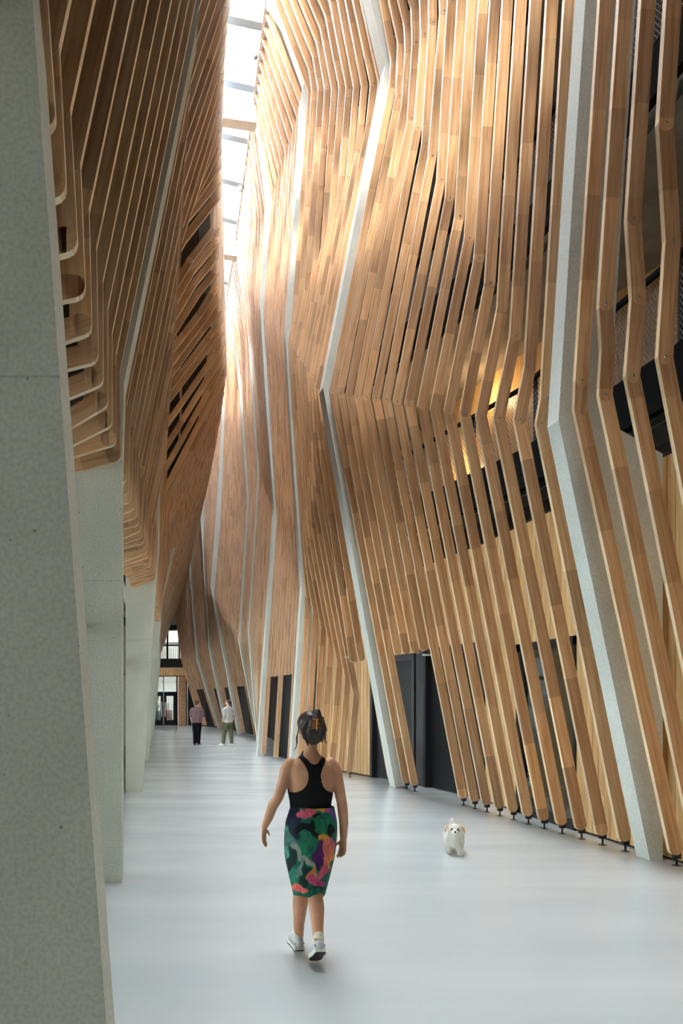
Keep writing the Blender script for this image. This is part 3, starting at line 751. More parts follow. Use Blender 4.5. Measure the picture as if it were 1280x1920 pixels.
sg = box('exit_sign', (ex(303), ex(310), -.03, .03, ez(1298), ez(1294.5)), mat('green_sign', lin(150, 225, 190), .4)[0]); sg.location = (0, ED-.15, 0)
tag(sg, 'small green lit exit sign above the end doors', 'sign')
# slatted timber screen right of the doors
sc_ = empty('slat_screen', (0, ED-.82, 0)); tag(sc_, 'horizontal timber slat screen right of the end doors', 'screen')
n = 40
for k in range(n):
    z = .08+k*(ez(1268)-.1)/n
    box('slat', (ex(333.5), ex(348), -.03, .0, z, z+.05), M['fir_far'], sc_)
box('backing', (ex(333.5), ex(348), .05, .08, .02, ez(1268)), mat('amber_panel', lin(150, 84, 44), .6)[0], sc_)
boxes('post', [(ex(348), ex(350), -.08, .08, 0, ez(1267))], M['dark_metal'], sc_)
# beyond the doors
lob = empty('wall_lobby', (0, ED+9, 0)); tag(lob, 'pale lobby wall seen through the end doors', 'wall', kind='structure')
boxes('panel', [(-5, 7, 0, .1, 0, 8.6), (-5.1, -5, -9, 0, 0, 8.6), (7, 7.1, -9, 0, 0, 8.6), (-5, 7, -9, -5.5, 8.6, 8.7)], M['plaster'], lob)
lc = empty('ceiling_lattice', (0, ED+4, 4.05)); tag(lc, 'timber lattice ceiling of the lobby beyond the end doors', 'ceiling', kind='structure')
for k in range(22):
    x = -3+k*.3; o = box('lattice_bar', (-.03, .03, -4, 4, 0, .08), M['fir_far'], lc); o.location = (x, 0, 0); o.rotation_euler = (0, 0, .6)
    o = box('lattice_bar', (-.03, .03, -4, 4, .08, .16), M['fir_far'], lc); o.location = (x, 0, 0); o.rotation_euler = (0, 0, -.6)
pl = empty('potted_plant', (-.25, ED+3, 0)); tag(pl, 'leafy green plant in a grey planter beyond the end doors', 'plant')
boxes('planter', [(-.55, .45, -.3, .3, 0, .95)], mat('grey_planter', lin(96, 106, 116), .6)[0], pl)
bm = bmesh.new()
rnd = random.Random(3)
for k in range(160):
    a = rnd.uniform(0, 6.28); r = rnd.uniform(0, .35); h = rnd.uniform(.95, 2.1); c = Vector((r*math.cos(a)-.3*(h-.9)*.3, r*math.sin(a), h))
    u = Vector((rnd.uniform(-1, 1), rnd.uniform(-1, 1), rnd.uniform(-.2, 1))).normalized(); v = u.orthogonal().normalized()
    vs_ = [bm.verts.new(c+p) for p in (-u*.02, v*.045+u*.08, u*.2, -v*.045+u*.08)]; bm.faces.new(vs_)
bm_obj('leaves', bm, mat('leaf_green', lin(92, 142, 58), .5)[0], pl)
ch = empty('armchair', (.55, ED+3.5, 0)); tag(ch, 'orange lounge chair beyond the right end door', 'chair')
om = mat('rust_fabric', lin(196, 122, 84), .8)[0]
box('seat', (-.35, .35, -.3, .3, .3, .5), om, ch); box('backrest', (-.35, .35, .2, .34, .5, 1.0), om, ch)
for sx in (-.3, .3):
    for sy in (-.25, .25): box('leg', (sx-.02, sx+.02, sy-.02, sy+.02, 0, .3), M['black'], ch)
# low entrance behind the viewpoint: tinted glazing under a canopy
ent2 = empty('window_5', (0, -14.1, 0)); tag(ent2, 'tinted glazed entrance behind the viewpoint', 'window', kind='structure')
M['tinted'] = glass_mat('tinted_glass', (.22, .22, .21, 1), .1)
for x in (-1, .75, 2.5, 4.25, 6): box('mullion', (x-.03, x+.03, -.05, .05, 0, 3.8), M['black'], ent2)
for x in (-1, .75, 2.5, 4.25): box('pane', (x+.03, x+1.72, -.01, .01, 0, 3.8), M['tinted'], ent2)
cn = box('ceiling', (-9, 10.5, -14, 1.3, 4.35, 4.6), M['dark_back']); tag(cn, 'low dark canopy over the entrance behind the viewpoint', 'ceiling', kind='structure')
# ------------------------------------------------------------------ people
def tube(bm, pts, rad, seg=14, ref=(1, 0, 0), cap=True):
    """Closed tube through pts; rad = list of r or (r_side, r_other)."""
    pts = [Vector(p) for p in pts]; ref = Vector(ref); rings = []
    for i, p in enumerate(pts):
        t = (pts[min(i+1, len(pts)-1)]-pts[max(i-1, 0)]).normalized()
        a = ref-t*ref.dot(t)
        if a.length < 1e-3: a = Vector((0, 1, 0))-t*t.y
        a.normalize(); b = t.cross(a)
        r = rad[i]; ra, rb = r if isinstance(r, tuple) else (r, r)
        rings.append([bm.verts.new(p+a*ra*math.cos(2*math.pi*k/seg)+b*rb*math.sin(2*math.pi*k/seg)) for k in range(seg)])
    for r0, r1 in zip(rings, rings[1:]):
        for k in range(seg): bm.faces.new((r0[k], r0[(k+1) % seg], r1[(k+1) % seg], r1[k]))
    if cap:
        bm.faces.new(list(reversed(rings[0]))); bm.faces.new(rings[-1])
    return rings
def limb(bm, pts, rad, seg=14, ref=(1, 0, 0)):
    """Tube with half-round ends."""
    pts = [Vector(p) for p in pts]; g = lambda r: r if isinstance(r, tuple) else (r, r)
    a = (pts[0]-pts[1]).normalized(); b = (pts[-1]-pts[-2]).normalized(); r0, r1 = g(rad[0]), g(rad[-1])
    P, R = [], []
    for k, sc in ((.95, .3), (.7, .72)): P.append(pts[0]+a*min(r0)*k); R.append((r0[0]*sc, r0[1]*sc))
    P += pts; R += [g(r) for r in rad]
    for k, sc in ((.7, .72), (.95, .3)): P.append(pts[-1]+b*min(r1)*k); R.append((r1[0]*sc, r1[1]*sc))
    return tube(bm, P, R, seg, ref)
def ball(bm, c, r, seg=16):
    if not isinstance(r, tuple): r = (r, r, r)
    bmesh.ops.create_uvsphere(bm, u_segments=seg, v_segments=seg//2+2, radius=1, matrix=Matrix.Translation(c)@Matrix.Diagonal((*r, 1)))
def spline(pts, n=4):
    """Catmull-Rom through pts (tuples of any length)."""
    out = []
    for i in range(len(pts)-1):
        p0, p1, p2, p3 = pts[max(i-1, 0)], pts[i], pts[i+1], pts[min(i+2, len(pts)-1)]
        for k in range(n):
            t = k/n
            out.append(tuple(.5*((2*b)+(-a+c)*t+(2*a-5*b+4*c-d)*t*t+(-a+3*b-3*c+d)*t**3) for a, b, c, d in zip(p0, p1, p2, p3)))
    out.append(tuple(pts[-1])); return out
def remeshed(name, bm, voxel, it, material, parent):
    """Fuse everything in bm into one continuous skin."""
    bmesh.ops.recalc_face_normals(bm, faces=bm.faces[:])
    me = bpy.data.meshes.new(name); bm.to_mesh(me); bm.free()
    t = bpy.data.objects.new(name, me); C.objects.link(t)
    r = t.modifiers.new('r', 'REMESH'); r.mode = 'VOXEL'; r.voxel_size = voxel; r.use_smooth_shade = True
    s = t.modifiers.new('s', 'SMOOTH'); s.factor = .5; s.iterations = it
    dg = bpy.context.evaluated_depsgraph_get(); dg.update()
    new = bpy.data.meshes.new_from_object(t.evaluated_get(dg))
    bpy.data.objects.remove(t); bpy.data.meshes.remove(me)
    new.name = name; new.materials.clear(); new.materials.append(material)
    for p in new.polygons: p.use_smooth = True
    return link(bpy.data.objects.new(name, new), parent)
def skin_mat(name, c):
    m, nt, b = mat(name, c, .5, 0, .35)
    b.inputs['Subsurface Weight'].default_value = .08; b.inputs['Subsurface Radius'].default_value = (.6, .25, .15); b.inputs['Subsurface Scale'].default_value = .02
    n = N(nt, 'ShaderNodeTexNoise'); n.inputs['Scale'].default_value = 14; nt.links.new(mapped(nt, (1, 1, 1)), n.inputs['Vector'])
    r = ramp(nt, n.outputs['Fac'], [(.3, tuple(x*.9 for x in c[:3])+(1,)), (.7, tuple(min(1, x*1.08) for x in c[:3])+(1,))]); nt.links.new(r.outputs[0], b.inputs['Base Color'])
    return m
def cloth_mat(name, c, rough=.85, scale=9, amt=.18):
    m, nt, b = mat(name, c, rough, 0, .2)
    n = N(nt, 'ShaderNodeTexNoise'); n.inputs['Scale'].default_value = scale; n.inputs['Detail'].default_value = 4; nt.links.new(mapped(nt, (1, 1, .5)), n.inputs['Vector'])
    r = ramp(nt, n.outputs['Fac'], [(.3, tuple(x*(1-amt) for x in c[:3])+(1,)), (.7, tuple(min(1, x*(1+amt)) for x in c[:3])+(1,))]); nt.links.new(r.outputs[0], b.inputs['Base Color'])
    bump(nt, b, n.outputs['Fac'], .35, .012)
    return m
def hair_mat(name, c1, c2):
    m, nt, b = mat(name, c1, .45, 0, .4)
    n = N(nt, 'ShaderNodeTexNoise'); n.inputs['Scale'].default_value = 1; n.inputs['Detail'].default_value = 4; nt.links.new(mapped(nt, (90, 60, 12), rot=(.3, .5, 0)), n.inputs['Vector'])
    r = ramp(nt, n.outputs['Fac'], [(.35, c1), (.68, c2)]); nt.links.new(r.outputs[0], b.inputs['Base Color']); bump(nt, b, n.outputs['Fac'], .6, .006)
    return m

def hand(bm, wrist, h, s, n, curl=.35, sc=1.0):
    """Palm and five fingers. h: along the hand, s: towards the thumb, n: palm side the fingers curl to."""
    h, s, n = (Vector(v).normalized() for v in (h, s, n)); s = (s-h*s.dot(h)).normalized(); n = h.cross(s)*(1 if h.cross(s).dot(n) > 0 else -1)
    w = Vector(wrist)
    limb(bm, [w-h*.02*sc, w+h*.03*sc, w+h*.085*sc], [(.026*sc, .018*sc), (.036*sc, .016*sc), (.038*sc, .013*sc)], 12, tuple(s))
    for k, (off, ln) in enumerate(((.029, .068), (.010, .077), (-.010, .071), (-.028, .055))):
        p = w+h*.082*sc+s*off*sc; d_ = h+s*off*2; pts = [p]; rr = [.0095*sc]
        for j, fr in enumerate((.45, .32, .26)):
            a = curl*(j+.6)*(.8+.12*k); dd_ = (d_*math.cos(a)+n*math.sin(a)).normalized(); p = p+dd_*ln*fr*sc; pts.append(p); rr.append((.0085-.0009*j)*sc)
        limb(bm, pts, rr, 8)
    p = w+h*.022*sc+s*.026*sc; q = p+(s*.75+h*.75+n*.3).normalized()*.036*sc; e = q+(s*.25+h+n*.35).normalized()*.032*sc
    limb(bm, [p-s*.012*sc, q, e], [.014*sc, .0105*sc, .009*sc], 8)
def head(bm, c, sc=1.0, yaw=0, pitch=0):
    """Cranium, jaw, nose, ears; looks along +Y before yaw."""
    T = Matrix.Translation(c)@Matrix.Rotation(yaw, 4, 'Z')@Matrix.Rotation(pitch, 4, 'X')@Matrix.Scale(sc, 4)
    t = bmesh.new()
    ball(t, (0, -.012, .03), (.074, .094, .088), 20)
    limb(t, [(0, .03, -.035), (0, .045, -.075)], [(.052, .05), (.036, .03)], 14)
    ball(t, (0, .03, -.02), (.062, .062, .07), 16)
    limb(t, [(0, .085, .015), (0, .104, -.022)], [.009, .014], 8)
    ball(t, (0, .087, -.058), (.022, .012, .01), 10)
    for s_ in (-1, 1):
        ball(t, (s_*.074, -.012, -.005), (.009, .02, .032), 10)
        ball(t, (s_*.034, .077, .03), (.022, .012, .008), 8)
    bmesh.ops.transform(t, matrix=T, verts=t.verts[:])
    me = bpy.data.meshes.new('tmp'); t.to_mesh(me); t.free(); bm.from_mesh(me); bpy.data.meshes.remove(me)
    return T
def face_parts(T, parent, brow, lip):
    bm = bmesh.new()
    ew_, ir_ = mat('eye_white', lin(232, 228, 222), .25)[0], mat('iris', lin(60, 40, 28), .2)[0]
    bm.free()
    for s_ in (-1, 1):
        bm = bmesh.new(); bmesh.ops.create_uvsphere(bm, u_segments=12, v_segments=8, radius=.0125, matrix=T@Matrix.Translation((s_*.032, .079, .012)))
        e = bm_obj('eye', bm, ew_, parent, True)
        bm = bmesh.new(); bmesh.ops.create_uvsphere(bm, u_segments=10, v_segments=6, radius=.0065, matrix=T@Matrix.Translation((s_*.032, .0885, .012)))
        bm_obj('iris', bm, ir_, e, True)
        t = bmesh.new(); limb(t, [(s_*.016, .092, .033), (s_*.034, .089, .039), (s_*.05, .077, .034)], [.0045, .005, .003], 6)
        bmesh.ops.transform(t, matrix=T, verts=t.verts[:]); bm_obj('eyebrow', t, brow, parent, True)
    t = bmesh.new(); limb(t, [(-.022, .083, -.045), (0, .097, -.043), (.022, .083, -.045)], [.003, .0065, .003], 8)
    bmesh.ops.transform(t, matrix=T, verts=t.verts[:]); bm_obj('lips', t, lip, parent, True)
def shoe(parent, heel, toe, up, body_m, sole_m, sock_m=None, ankle=None, w=.043):
    """Trainer from heel to toe; sole below, upper above."""
    heel, toe, up = Vector(heel), Vector(toe), Vector(up).normalized(); f = (toe-heel); L = f.length; f.normalize(); up = (up-f*up.dot(f)).normalized(); s = f.cross(up)
    root = empty('shoe', (0, 0, 0), parent)
    prof = [(-.012, .7), (.0, .82), (.2, .86), (.45, .82), (.7, 1.05), (.88, .92), (1.0, .5)]
    V, Fc = [], []
    for u, k in prof:
        p = heel+f*L*u
        V += [p-s*w*k, p+s*w*k, p+s*w*k+up*.028, p-s*w*k+up*.028]
    for i in range(len(prof)-1):
        for j in range(4): Fc.append((i*4+j, i*4+(j+1) % 4, i*4+4+(j+1) % 4, i*4+4+j))
    n = len(prof); Fc += [(0, 3, 2, 1), (4*n-4, 4*n-3, 4*n-2, 4*n-1)]
    mesh_obj('sole', V, Fc, sole_m, root)
    V, Fc = [], []
    for u, k in prof: 
        p = heel+f*L*u-up*.004; V += [p-s*w*k*.97, p+s*w*k*.97, p+s*w*k*.97+up*.006, p-s*w*k*.97+up*.006]
    for i in range(n-1):
        for j in range(4): Fc.append((i*4+j, i*4+(j+1) % 4, i*4+4+(j+1) % 4, i*4+4+j))
    mesh_obj('outsole', V, Fc+[(0, 3, 2, 1), (4*n-4, 4*n-3, 4*n-2, 4*n-1)], M['black'], root)
    bm = bmesh.new()
    pts = [heel+f*L*u+up*z for u, z in ((.03, .05), (.2, .062), (.42, .06), (.62, .048), (.8, .036), (.95, .03))]
    limb(bm, pts, [(w*.78, .04), (w*.82, .045), (w*.8, .04), (w*.92, .03), (w*.88, .022), (w*.6, .014)], 14, tuple(s))
    limb(bm, [heel+f*L*.16+up*.05, heel+f*L*.14+up*.085], [.038, .036], 14)
    remeshed('upper', bm, .006, 4, body_m, root)
    bm = bmesh.new(); q = [heel+f*L*(.36+.09*k)+up*(.098-.016*k) for k in range(4)]
    for p in q: limb(bm, [p-s*.026, p+up*.004, p+s*.026], [.0045]*3, 6)
    bm_obj('laces', bm, M['white'], root, True)
    bm = bmesh.new(); limb(bm, [heel+f*L*.02+up*.045-s*w*.55, heel-f*.006+up*.05, heel+f*L*.02+up*.045+s*w*.55], [.012, .016, .012], 8)
    bm_obj('heel_tab', bm, mat('grey_suede', lin(118, 120, 124), .8)[0], root, True)
    if sock_m and ankle is not None:
        bm = bmesh.new(); a = Vector(ankle); b0_ = heel+f*L*.17+up*.06; limb(bm, [b0_, b0_.lerp(a, .5), a], [.038, .037, .037], 12)
        remeshed('sock', bm, .006, 3, sock_m, parent)
    return root

# ---- the walking woman
X0, Y0 = (582-VX)*4.8/F, 4.8
wm = empty('person', (X0, Y0, 0)); tag(wm, 'woman seen from behind walking in a black racerback top and colourful skirt', 'person')
SK = skin_mat('warm_skin', lin(198, 146, 112))
TOR = [(1.40, .05, .052, -.005), (1.372, .066, .056, -.012), (1.345, .108, .066, -.015), (1.315, .148, .08, -.012), (1.27, .162, .094, -.006), (1.2, .157, .102, 0), (1.12, .15, .1, .004), (1.05, .138, .094, .004), (.98, .145, .1, -.002), (.9, .163, .115, -.012), (.82, .168, .118, -.012), (.75, .15, .105, -.005)]
TORF = spline(TOR, 4)
bm = bmesh.new()
tube(bm, [(0, t[3], t[0]) for t in TORF], [(t[1], t[2]) for t in TORF], 24)
limb(bm, [(0, -.012, 1.34), (0, .0, 1.42), (0, .01, 1.49)], [(.062, .056), (.046, .05), (.046, .05)], 16)
TW = head(bm, (0, .022, 1.55), 1.0, .12, 0)
# arms: left swings out, right hangs
LA = [(-.14, -.005, 1.318), (-.166, -.004, 1.28), (-.19, -.01, 1.19), (-.228, -.015, 1.08), (-.262, .005, 1.02), (-.285, .03, .94), (-.308, .055, .875)]
limb(bm, LA, [.044, .045, .04, .035, .036, .032, .025], 14)
hand(bm, (-.31, .058, .868), (-.05, .1, -1), (.5, .8, 0), (1, -.4, 0), .25, .92)
RA = [(.14, -.005, 1.318), (.166, -.006, 1.28), (.186, -.02, 1.18), (.204, -.04, 1.06), (.213, -.035, 1.0), (.226, -.015, .9), (.23, .01, .8)]
limb(bm, RA, [.044, .045, .04, .035, .036, .032, .025], 14)
hand(bm, (.23, .012, .793), (-.03, .08, -1), (-.5, .85, 0), (-1, -.4, 0), .45, .92)
LL = [(-.08, -.01, .82), (-.078, .02, .66), (-.062, .06, .48), (-.058, .06, .43), (-.062, .045, .33), (-.066, .07, .2), (-.066, .085, .1)]
limb(bm, LL, [.088, .076, .056, .052, .053, .04, .034], 16)
RL = [(.075, -.01, .82), (.06, .0, .66), (.03, -.01, .48), (.024, -.03, .43), (.012, -.13, .36), (-.002, -.22, .26), (-.008, -.27, .19)]
limb(bm, RL, [.088, .076, .056, .052, .053, .04, .034], 16)
remeshed('body', bm, .007, 5, SK, wm)
HB = hair_mat('dark_brown_hair', lin(16, 12, 11), lin(62, 42, 32))
face_parts(TW, wm, HB, mat('lip_rose', lin(176, 96, 88), .4)[0])
# hair twisted up and clipped
bm = bmesh.new()
ball(bm, (0, .008, 1.60), (.081, .1, .084), 20); ball(bm, (.0, -.055, 1.575), (.07, .05, .085), 16)
limb(bm, [(.005, -.06, 1.48), (.0, -.085, 1.55), (.012, -.1, 1.62), (.022, -.075, 1.678)], [(.035, .02), (.048, .032), (.045, .034), (.026, .022)], 14)
limb(bm, [(.05, -.055, 1.5), (.06, -.065, 1.56), (.04, -.085, 1.63)], [.02, .03, .024], 10)
limb(bm, [(-.045, -.06, 1.51), (-.055, -.065, 1.57), (-.02, -.09, 1.64)], [.018, .03, .024], 10)
rnd = random.Random(5)
for k in range(26):
    a = rnd.uniform(-2.6, .4); r = .076; p = Vector((r*math.cos(a), r*math.sin(a)+.0, rnd.uniform(1.5, 1.64)))
    q = p+Vector((rnd.uniform(-.02, .02), rnd.uniform(-.02, .0), rnd.uniform(-.05, -.02))); limb(bm, [p, (p+q)/2*1.0+Vector((0, -.008, 0)), q], [.009, .008, .005], 6)
bmesh.ops.transform(bm, matrix=Matrix.Translation((0, .01, 1.56))@Matrix.Diagonal((1.1, 1.08, 1.05, 1))@Matrix.Translation((0, -.01, -1.567)), verts=bm.verts[:])
remeshed('hair', bm, .005, 2, HB, wm)
bm = bmesh.new()
for x0, y0, ln, sx in ((-.078, .01, .12, -.022), (-.083, -.005, .1, -.012), (-.07, .03, .13, -.03), (.082, -.01, .09, .02), (.078, -.03, .08, .024), (-.03, -.07, .07, -.012), (.02, -.075, .065, .012), (.045, -.06, .08, .02)):
    limb(bm, [(x0, y0, 1.56), (x0+sx*.8, y0-.005, 1.56-ln*.5), (x0+sx*.7, y0, 1.56-ln), (x0+sx*1.3, y0+.004, 1.56-ln*1.2)], [.0035, .003, .0025, .0015], 6)
bm_obj('loose_strands', bm, HB, wm, True)
clip = empty('hair_clip', (0, 0, 0), wm)
AM = mat('amber_plastic', lin(190, 120, 40), .25, 0, .6)[0]
bm = bmesh.new()
for k in range(5):
    z = 1.575+.014*k; limb(bm, [(-.022, -.12, z), (.008, -.145, z+.003), (.036, -.125, z)], [.003, .004, .003], 6)
limb(bm, [(.007, -.146, 1.565), (.009, -.147, 1.64)], [.005, .005], 6)
bmesh.ops.transform(bm, matrix=Matrix.Translation((.002, -.008, -.008)), verts=bm.verts[:])
bm_obj('claw', bm, AM, clip, True)
# racerback top
def keep(x, y, z):
    ax = abs(x-.006)
    if z < 1.115: return True
    if y < -.01 or (y < .02 and z > 1.3):      # back
        edge = [(1.115, .2), (1.128, .12), (1.145, .085), (1.17, .062), (1.2, .05), (1.24, .046), (1.27, .05), (1.30, .062), (1.33, .078), (1.36, .095), (1.38, .105), (1.42, .11)]
        inner = [(1.318, 0), (1.325, .02), (1.345, .04), (1.365, .056), (1.38, .066), (1.42, .075)]
        def iv(tab, z):
            for a, b in zip(tab, tab[1:]):
                if z <= b[0]: return a[1]+(b[1]-a[1])*max(0, (z-a[0])/(b[0]-a[0]))
            return tab[-1][1]
        if ax > iv(edge, z): return False
        if z > 1.318 and ax < iv(inner, z): return False
        return True
    if z < 1.17: return True
    return (.045+(1.38-z)*.1 < ax < .11) if z > 1.24 else ax < .125
V, Fc, idx = [], [], {}
TT = spline([(1.40, .062, .058, -.005)]+[(t[0], t[1]+.006, t[2]+.006, t[3]) for t in TOR[1:8]]+[(1.0, .142, .1, 0), (.985, .15, .106, 0)], 16)
ns = 180
for i, t in enumerate(TT):
    for k in range(ns):
        a = 2*math.pi*k/ns; V.append((t[1]*math.cos(a), t[3]+t[2]*math.sin(a), t[0]+.006*math.sin(9*a)*max(0, 1-abs(t[0]-1.03)/.06)))
for i in range(len(TT)-1):
    for k in range(ns):
        q = (i*ns+k, i*ns+(k+1) % ns, (i+1)*ns+(k+1) % ns, (i+1)*ns+k)
        c = sum((Vector(V[j]) for j in q), Vector())/4
        if keep(c.x, c.y, c.z): Fc.append(q)
top = mesh_obj('racerback_top', V, Fc, cloth_mat('black_jersey', lin(18, 18, 19), .8, 14, .3), wm, True)
so_ = top.modifiers.new('thickness', 'SOLIDIFY'); so_.thickness = .006; so_.offset = 1
sm_ = top.modifiers.new('relax', 'SMOOTH'); sm_.factor = .5; sm_.iterations = 14
# skirt
PRINT = [(552, 1540, 14, 35, 0, (24, 34, 52)), (590, 1565, 32, 26, 0, (38, 112, 86)), (572, 1552, 22, 9, -20, (14, 20, 22)), (600, 1536, 27, 7, 25, (14, 20, 22)), (575, 1526, 19, 9, -25, (196, 88, 102)), (601, 1519, 12, 4, 5, (200, 144, 54)), (616, 1520, 9, 7, 40, (190, 84, 110)), (623, 1527, 4, 16, -30, (120, 70, 165)), (608, 1545, 22, 12, 25, (30, 108, 78)), (619, 1560, 9, 10, 0, (16, 22, 24)), (585, 1560, 16, 7, 30, (16, 24, 26)),
 (540, 1582, 7, 32, 0, (78, 146, 126)), (553, 1590, 12, 30, -25, (66, 106, 98)), (575, 1605, 13, 32, -15, (40, 116, 88)), (548, 1622, 9, 32, 10, (24, 46, 44)), (564, 1606, 4, 34, -20, (136, 146, 134)), (570, 1640, 10, 30, 0, (20, 52, 44)), (585, 1625, 5, 34, -32, (150, 150, 136)), (557, 1648, 9, 20, 0, (42, 116, 94)), (566, 1626, 4, 22, 18, (96, 128, 118)),
 (609, 1576, 18, 9, 35, (210, 146, 62)), (619, 1592, 9, 28, 6, (190, 88, 106)), (610, 1602, 10, 32, 5, (200, 108, 92)), (596, 1598, 9, 26, 8, (88, 32, 92)), (599, 1622, 7, 18, -15, (70, 24, 82)), (620, 1612, 4, 22, 5, (208, 136, 66)), (607, 1635, 10, 14, 0, (192, 84, 100)), (583, 1638, 7, 14, 30, (210, 124, 66)), (592, 1651, 18, 11, 35, (188, 76, 106)), (602, 1657, 9, 7, 0, (176, 52, 112)), (591, 1668, 20, 5, 4, (34, 70, 54)), (566, 1669, 15, 9, 0, (216, 102, 92)), (546, 1636, 2, 12, 0, (206, 140, 60))]
def print_colour(co):
    """Brushed floral print of the skirt, as dyed into the cloth."""
    x = co.x if co.y < .02 else -co.x*.9
    px = VX+(X0+x)*F/(Y0-.12); py = VY-(co.z-EYE)*F/(Y0-.12)
    w = noise.noise_vector(Vector((px*.05, py*.05, 3.1))); w2 = noise.noise_vector(Vector((px*.16, py*.05, 9.4)))
    px += w.x*9+w2.x*3; py += w.y*9+w2.y*5
    c = Vector((34, 100, 82))
    for cx, cyy, rx, ry, an, col in PRINT:
        a = math.radians(an); dx, dy = px-cx, py-cyy; u = (dx*math.cos(a)+dy*math.sin(a))/rx; v = (-dx*math.sin(a)+dy*math.cos(a))/ry
        k = 1-(u*u+v*v)
        if k > 0: c = c.lerp(Vector(col), min(1, k*3.5))
    st = 1+.22*noise.noise(Vector((px*.35, py*.06, 1)))
    return tuple(lin(*(min(255, max(0, q*st)) for q in c)))
def skirt_mat():
    m, nt, b = mat('painted_print', rough=.75, spec=.2)
    at = N(nt, 'ShaderNodeVertexColor'); at.layer_name = 'print'; nt.links.new(at.outputs[0], b.inputs['Base Color'])
    return m
SR = spline([(1.02, .012, .143, .104, 0), (.97, .008, .156, .114, -.004), (.9, .002, .171, .128, -.012), (.8, -.003, .173, .132, -.01), (.69, -.006, .166, .13, .0), (.58, -.006, .143, .126, .015), (.48, -.008, .118, .122, .02), (.42, -.008, .103, .118, .022)], 20)
V, Fc = [], []
ns = 220
for i, t in enumerate(SR):
    fl_ = max(0, (1.0-t[0]))*.012
    for k in range(ns):
        a = 2*math.pi*k/ns; w_ = 1+fl_*3*math.sin(5*a+t[0]*7)+fl_*2*math.sin(11*a-t[0]*5)
        V.append((t[1]+t[2]*w_*math.cos(a), t[4]+t[3]*w_*math.sin(a), t[0]+(.012*math.sin(3*a+1) if i == len(SR)-1 else 0)))
for i in range(len(SR)-1):
    for k in range(ns): Fc.append((i*ns+k, i*ns+(k+1) % ns, (i+1)*ns+(k+1) % ns, (i+1)*ns+k))
sko = mesh_obj('skirt', V, Fc, skirt_mat(), wm, True)
ca = sko.data.color_attributes.new('print', 'FLOAT_COLOR', 'POINT')
for k, v in enumerate(sko.data.vertices): ca.data[k].color = print_colour(v.co)
so_ = sko.modifiers.new('thickness', 'SOLIDIFY'); so_.thickness = .006
UP = mat('silver_mesh_upper', lin(196, 198, 200), .5, 0, .4)[0]; SO = mat('cream_foam', lin(226, 224, 214), .6)[0]; SKM = cloth_mat('cream_sock', lin(226, 220, 196), .9, 30)
shoe(wm, (-.066, .05, .006), (-.085, .29, .006), (0, 0, 1), UP, SO, SKM, (-.066, .083, .15))
shoe(wm, (-.004, -.325, .128), (-.012, -.155, .012), (0, .55, 1), UP, SO, SKM, (-.005, -.262, .212))

